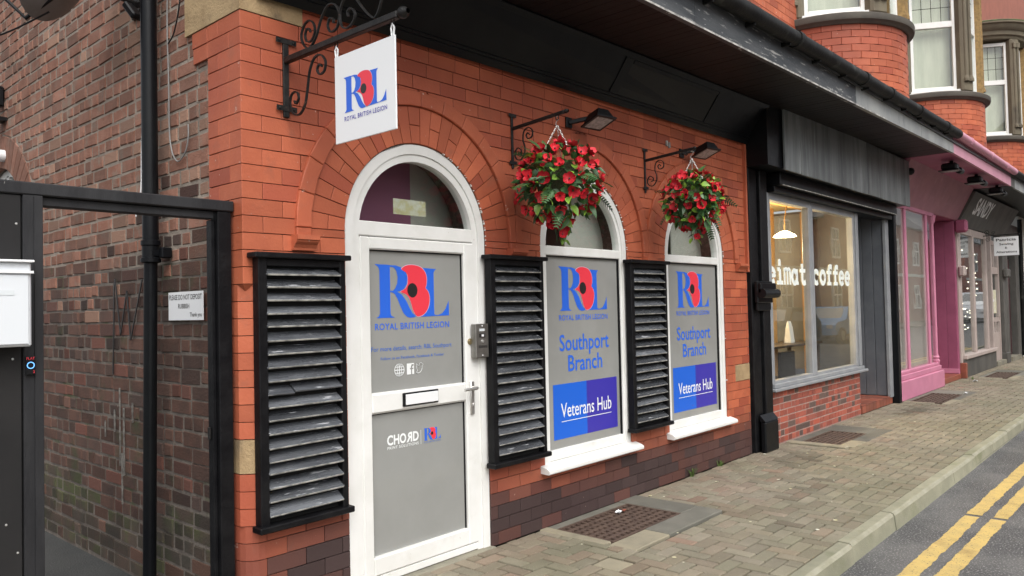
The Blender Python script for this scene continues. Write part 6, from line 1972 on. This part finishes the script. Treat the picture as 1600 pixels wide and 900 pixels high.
house(77, 14, 6.6, 'long red brick house across the street, farthest along', False)
def car(x, y, Lc, Wc, Hc, mat, label, van):
    t = thing('parked_car', label, 'van' if van else 'car', (x, y, ROAD), 'vehicles parked across the street')
    hz = ROAD
    if van: pr = [(0, .35), (0, .95), (.06, 1.15), (.20, 1.25), (.32, Hc - .08), (.38, Hc), (.97, Hc), (1, Hc - .1), (1, .35)]
    else: pr = [(0, .35), (0, .75), (.05, .85), (.26, .95), (.38, Hc - .05), (.46, Hc), (.74, Hc), (.84, Hc - .12), (.97, 1.0), (1, .85), (1, .35)]
    m = MB(); n = len(pr)
    v = []
    for s, ins in ((-1, .06), (-1, 0), (1, 0), (1, .06)):
        for (u, z) in pr:
            tp = .12 * max(0, (z - .95)) if z > .95 else 0
            v.append((x + (u - .5) * Lc * (1 - ins * .2), y + s * (Wc / 2 - ins - tp), hz + z - (ins * .2 if z > 1 else 0)))
    f = [tuple(range(n))]
    for k in range(3):
        for i in range(n): f.append((k * n + i, k * n + (i + 1) % n, (k + 1) * n + (i + 1) % n, (k + 1) * n + i))
    f.append(tuple(range(3 * n, 4 * n))[::-1])
    m.add(v, [q[::-1] for q in f]); m.build('body', mat, t, smooth=True)
    for u in (.18, .80):
        for s in (-1, 1):
            w_ = MB().lathe([(.0, -.1), (.30, -.1), (.32, -.06), (.32, .06), (.30, .1), (0, .1)], (x + (u - .5) * Lc, y + s * (Wc / 2 - .1), hz + .32), 18, axis='y')
            wo_ = w_.build('wheel', MT['tyre'], t, smooth=True)
            MB().lathe([(0, .11), (.19, .11), (.2, .1)] if s < 0 else [(0, -.11), (.19, -.11), (.2, -.1)], (x + (u - .5) * Lc, y + s * (Wc / 2 - .1), hz + .32), 14, axis='y').build('rim', MT['steel'], wo_)
    g_ = MB()
    for s in (-1, 1):
        yy = y + s * (Wc / 2 - .055)
        zt_ = Hc - .16
        q = [(.33, 1.02), (.40, zt_), (.78 if not van else .55, zt_), (.86 if not van else .55, 1.02)]
        g_.add([(x + (u - .5) * Lc, y + s * (Wc / 2 - .12 * max(0, z - .95) + .004), hz + z) for u, z in q], [(0, 1, 2, 3) if s < 0 else (3, 2, 1, 0)])
    g_.add([(x + (pr[3][0] + .008 - .5) * Lc, y - Wc * .40, hz + pr[3][1] + .03), (x + (pr[3][0] + .008 - .5) * Lc, y + Wc * .40, hz + pr[3][1] + .03), (x + (pr[4][0] - .012 - .5) * Lc, y + Wc * .36, hz + pr[4][1] - .02), (x + (pr[4][0] - .012 - .5) * Lc, y - Wc * .36, hz + pr[4][1] - .02)], [(3, 2, 1, 0)])
    g_.build('side_window', MT['carglass'], t)
    for s in (-1, 1): bx('headlight', MT['fibre'], t, x - Lc / 2 - .01, x - Lc / 2 + .04, y + s * Wc * .33 - .12, y + s * Wc * .33 + .12, hz + .62, hz + .76, c=.01)
car(33.0, -7.9, 4.2, 1.75, 1.48, MT['carblue'], 'pale blue parked car across the street, reflected in the coffee shop window', False)
car(27.2, -7.9, 4.3, 1.75, 1.5, MT['plasticblack'], 'dark parked car across the street, next to the blue car', False)
car(62.0, -7.9, 5.2, 2.0, 2.1, MT['carwhite'], 'white parked van across the street, reflected in the sewing shop window', True)
# a yellowing street tree
def tree(x, y, h, label):
    t = thing('street_tree', label, 'tree', (x, y, 0))
    m = MB(); m.tube([(x, y, -.02), (x + .05, y, 1.5), (x - .05, y + .1, 3.2), (x + .1, y, h * .75)], [.16, .13, .09, .03], 10)
    for i in range(9):
        a_ = i * 2.4; z0 = 1.9 + i * .28
        m.tube([(x, y, z0), (x + math.cos(a_) * .6, y + math.sin(a_) * .6, z0 + .6), (x + math.cos(a_) * 1.3, y + math.sin(a_) * 1.3, z0 + 1.0)], [.05, .03, .01], 6)
    m.build('trunk', MT['bark'], t)
    c = MB()
    cl = [Vector((x + random.gauss(0, .75), y + random.gauss(0, .75), h * .68 + random.gauss(0, .8))) for _ in range(26)]
    for i in range(3200):
        p = random.choice(cl) + Vector((random.gauss(0, .28), random.gauss(0, .28), random.gauss(0, .24)))
        d_ = Vector((random.gauss(0, 1), random.gauss(0, 1), random.gauss(0, 1))).normalized(); s_ = d_.orthogonal().normalized()
        c.add([p, p + d_ * .05 + s_ * .03, p + d_ * .11, p + d_ * .05 - s_ * .03], [(0, 1, 2, 3)])
    c.build('crown', MT['autumn'], t)
tree(24.0, -10.2, 5.2, 'yellowing street tree across the road, reflected in the coffee shop window')
tree(13.2, -10.4, 5.6, 'leafy street tree across the road, reflected in the door fanlight')
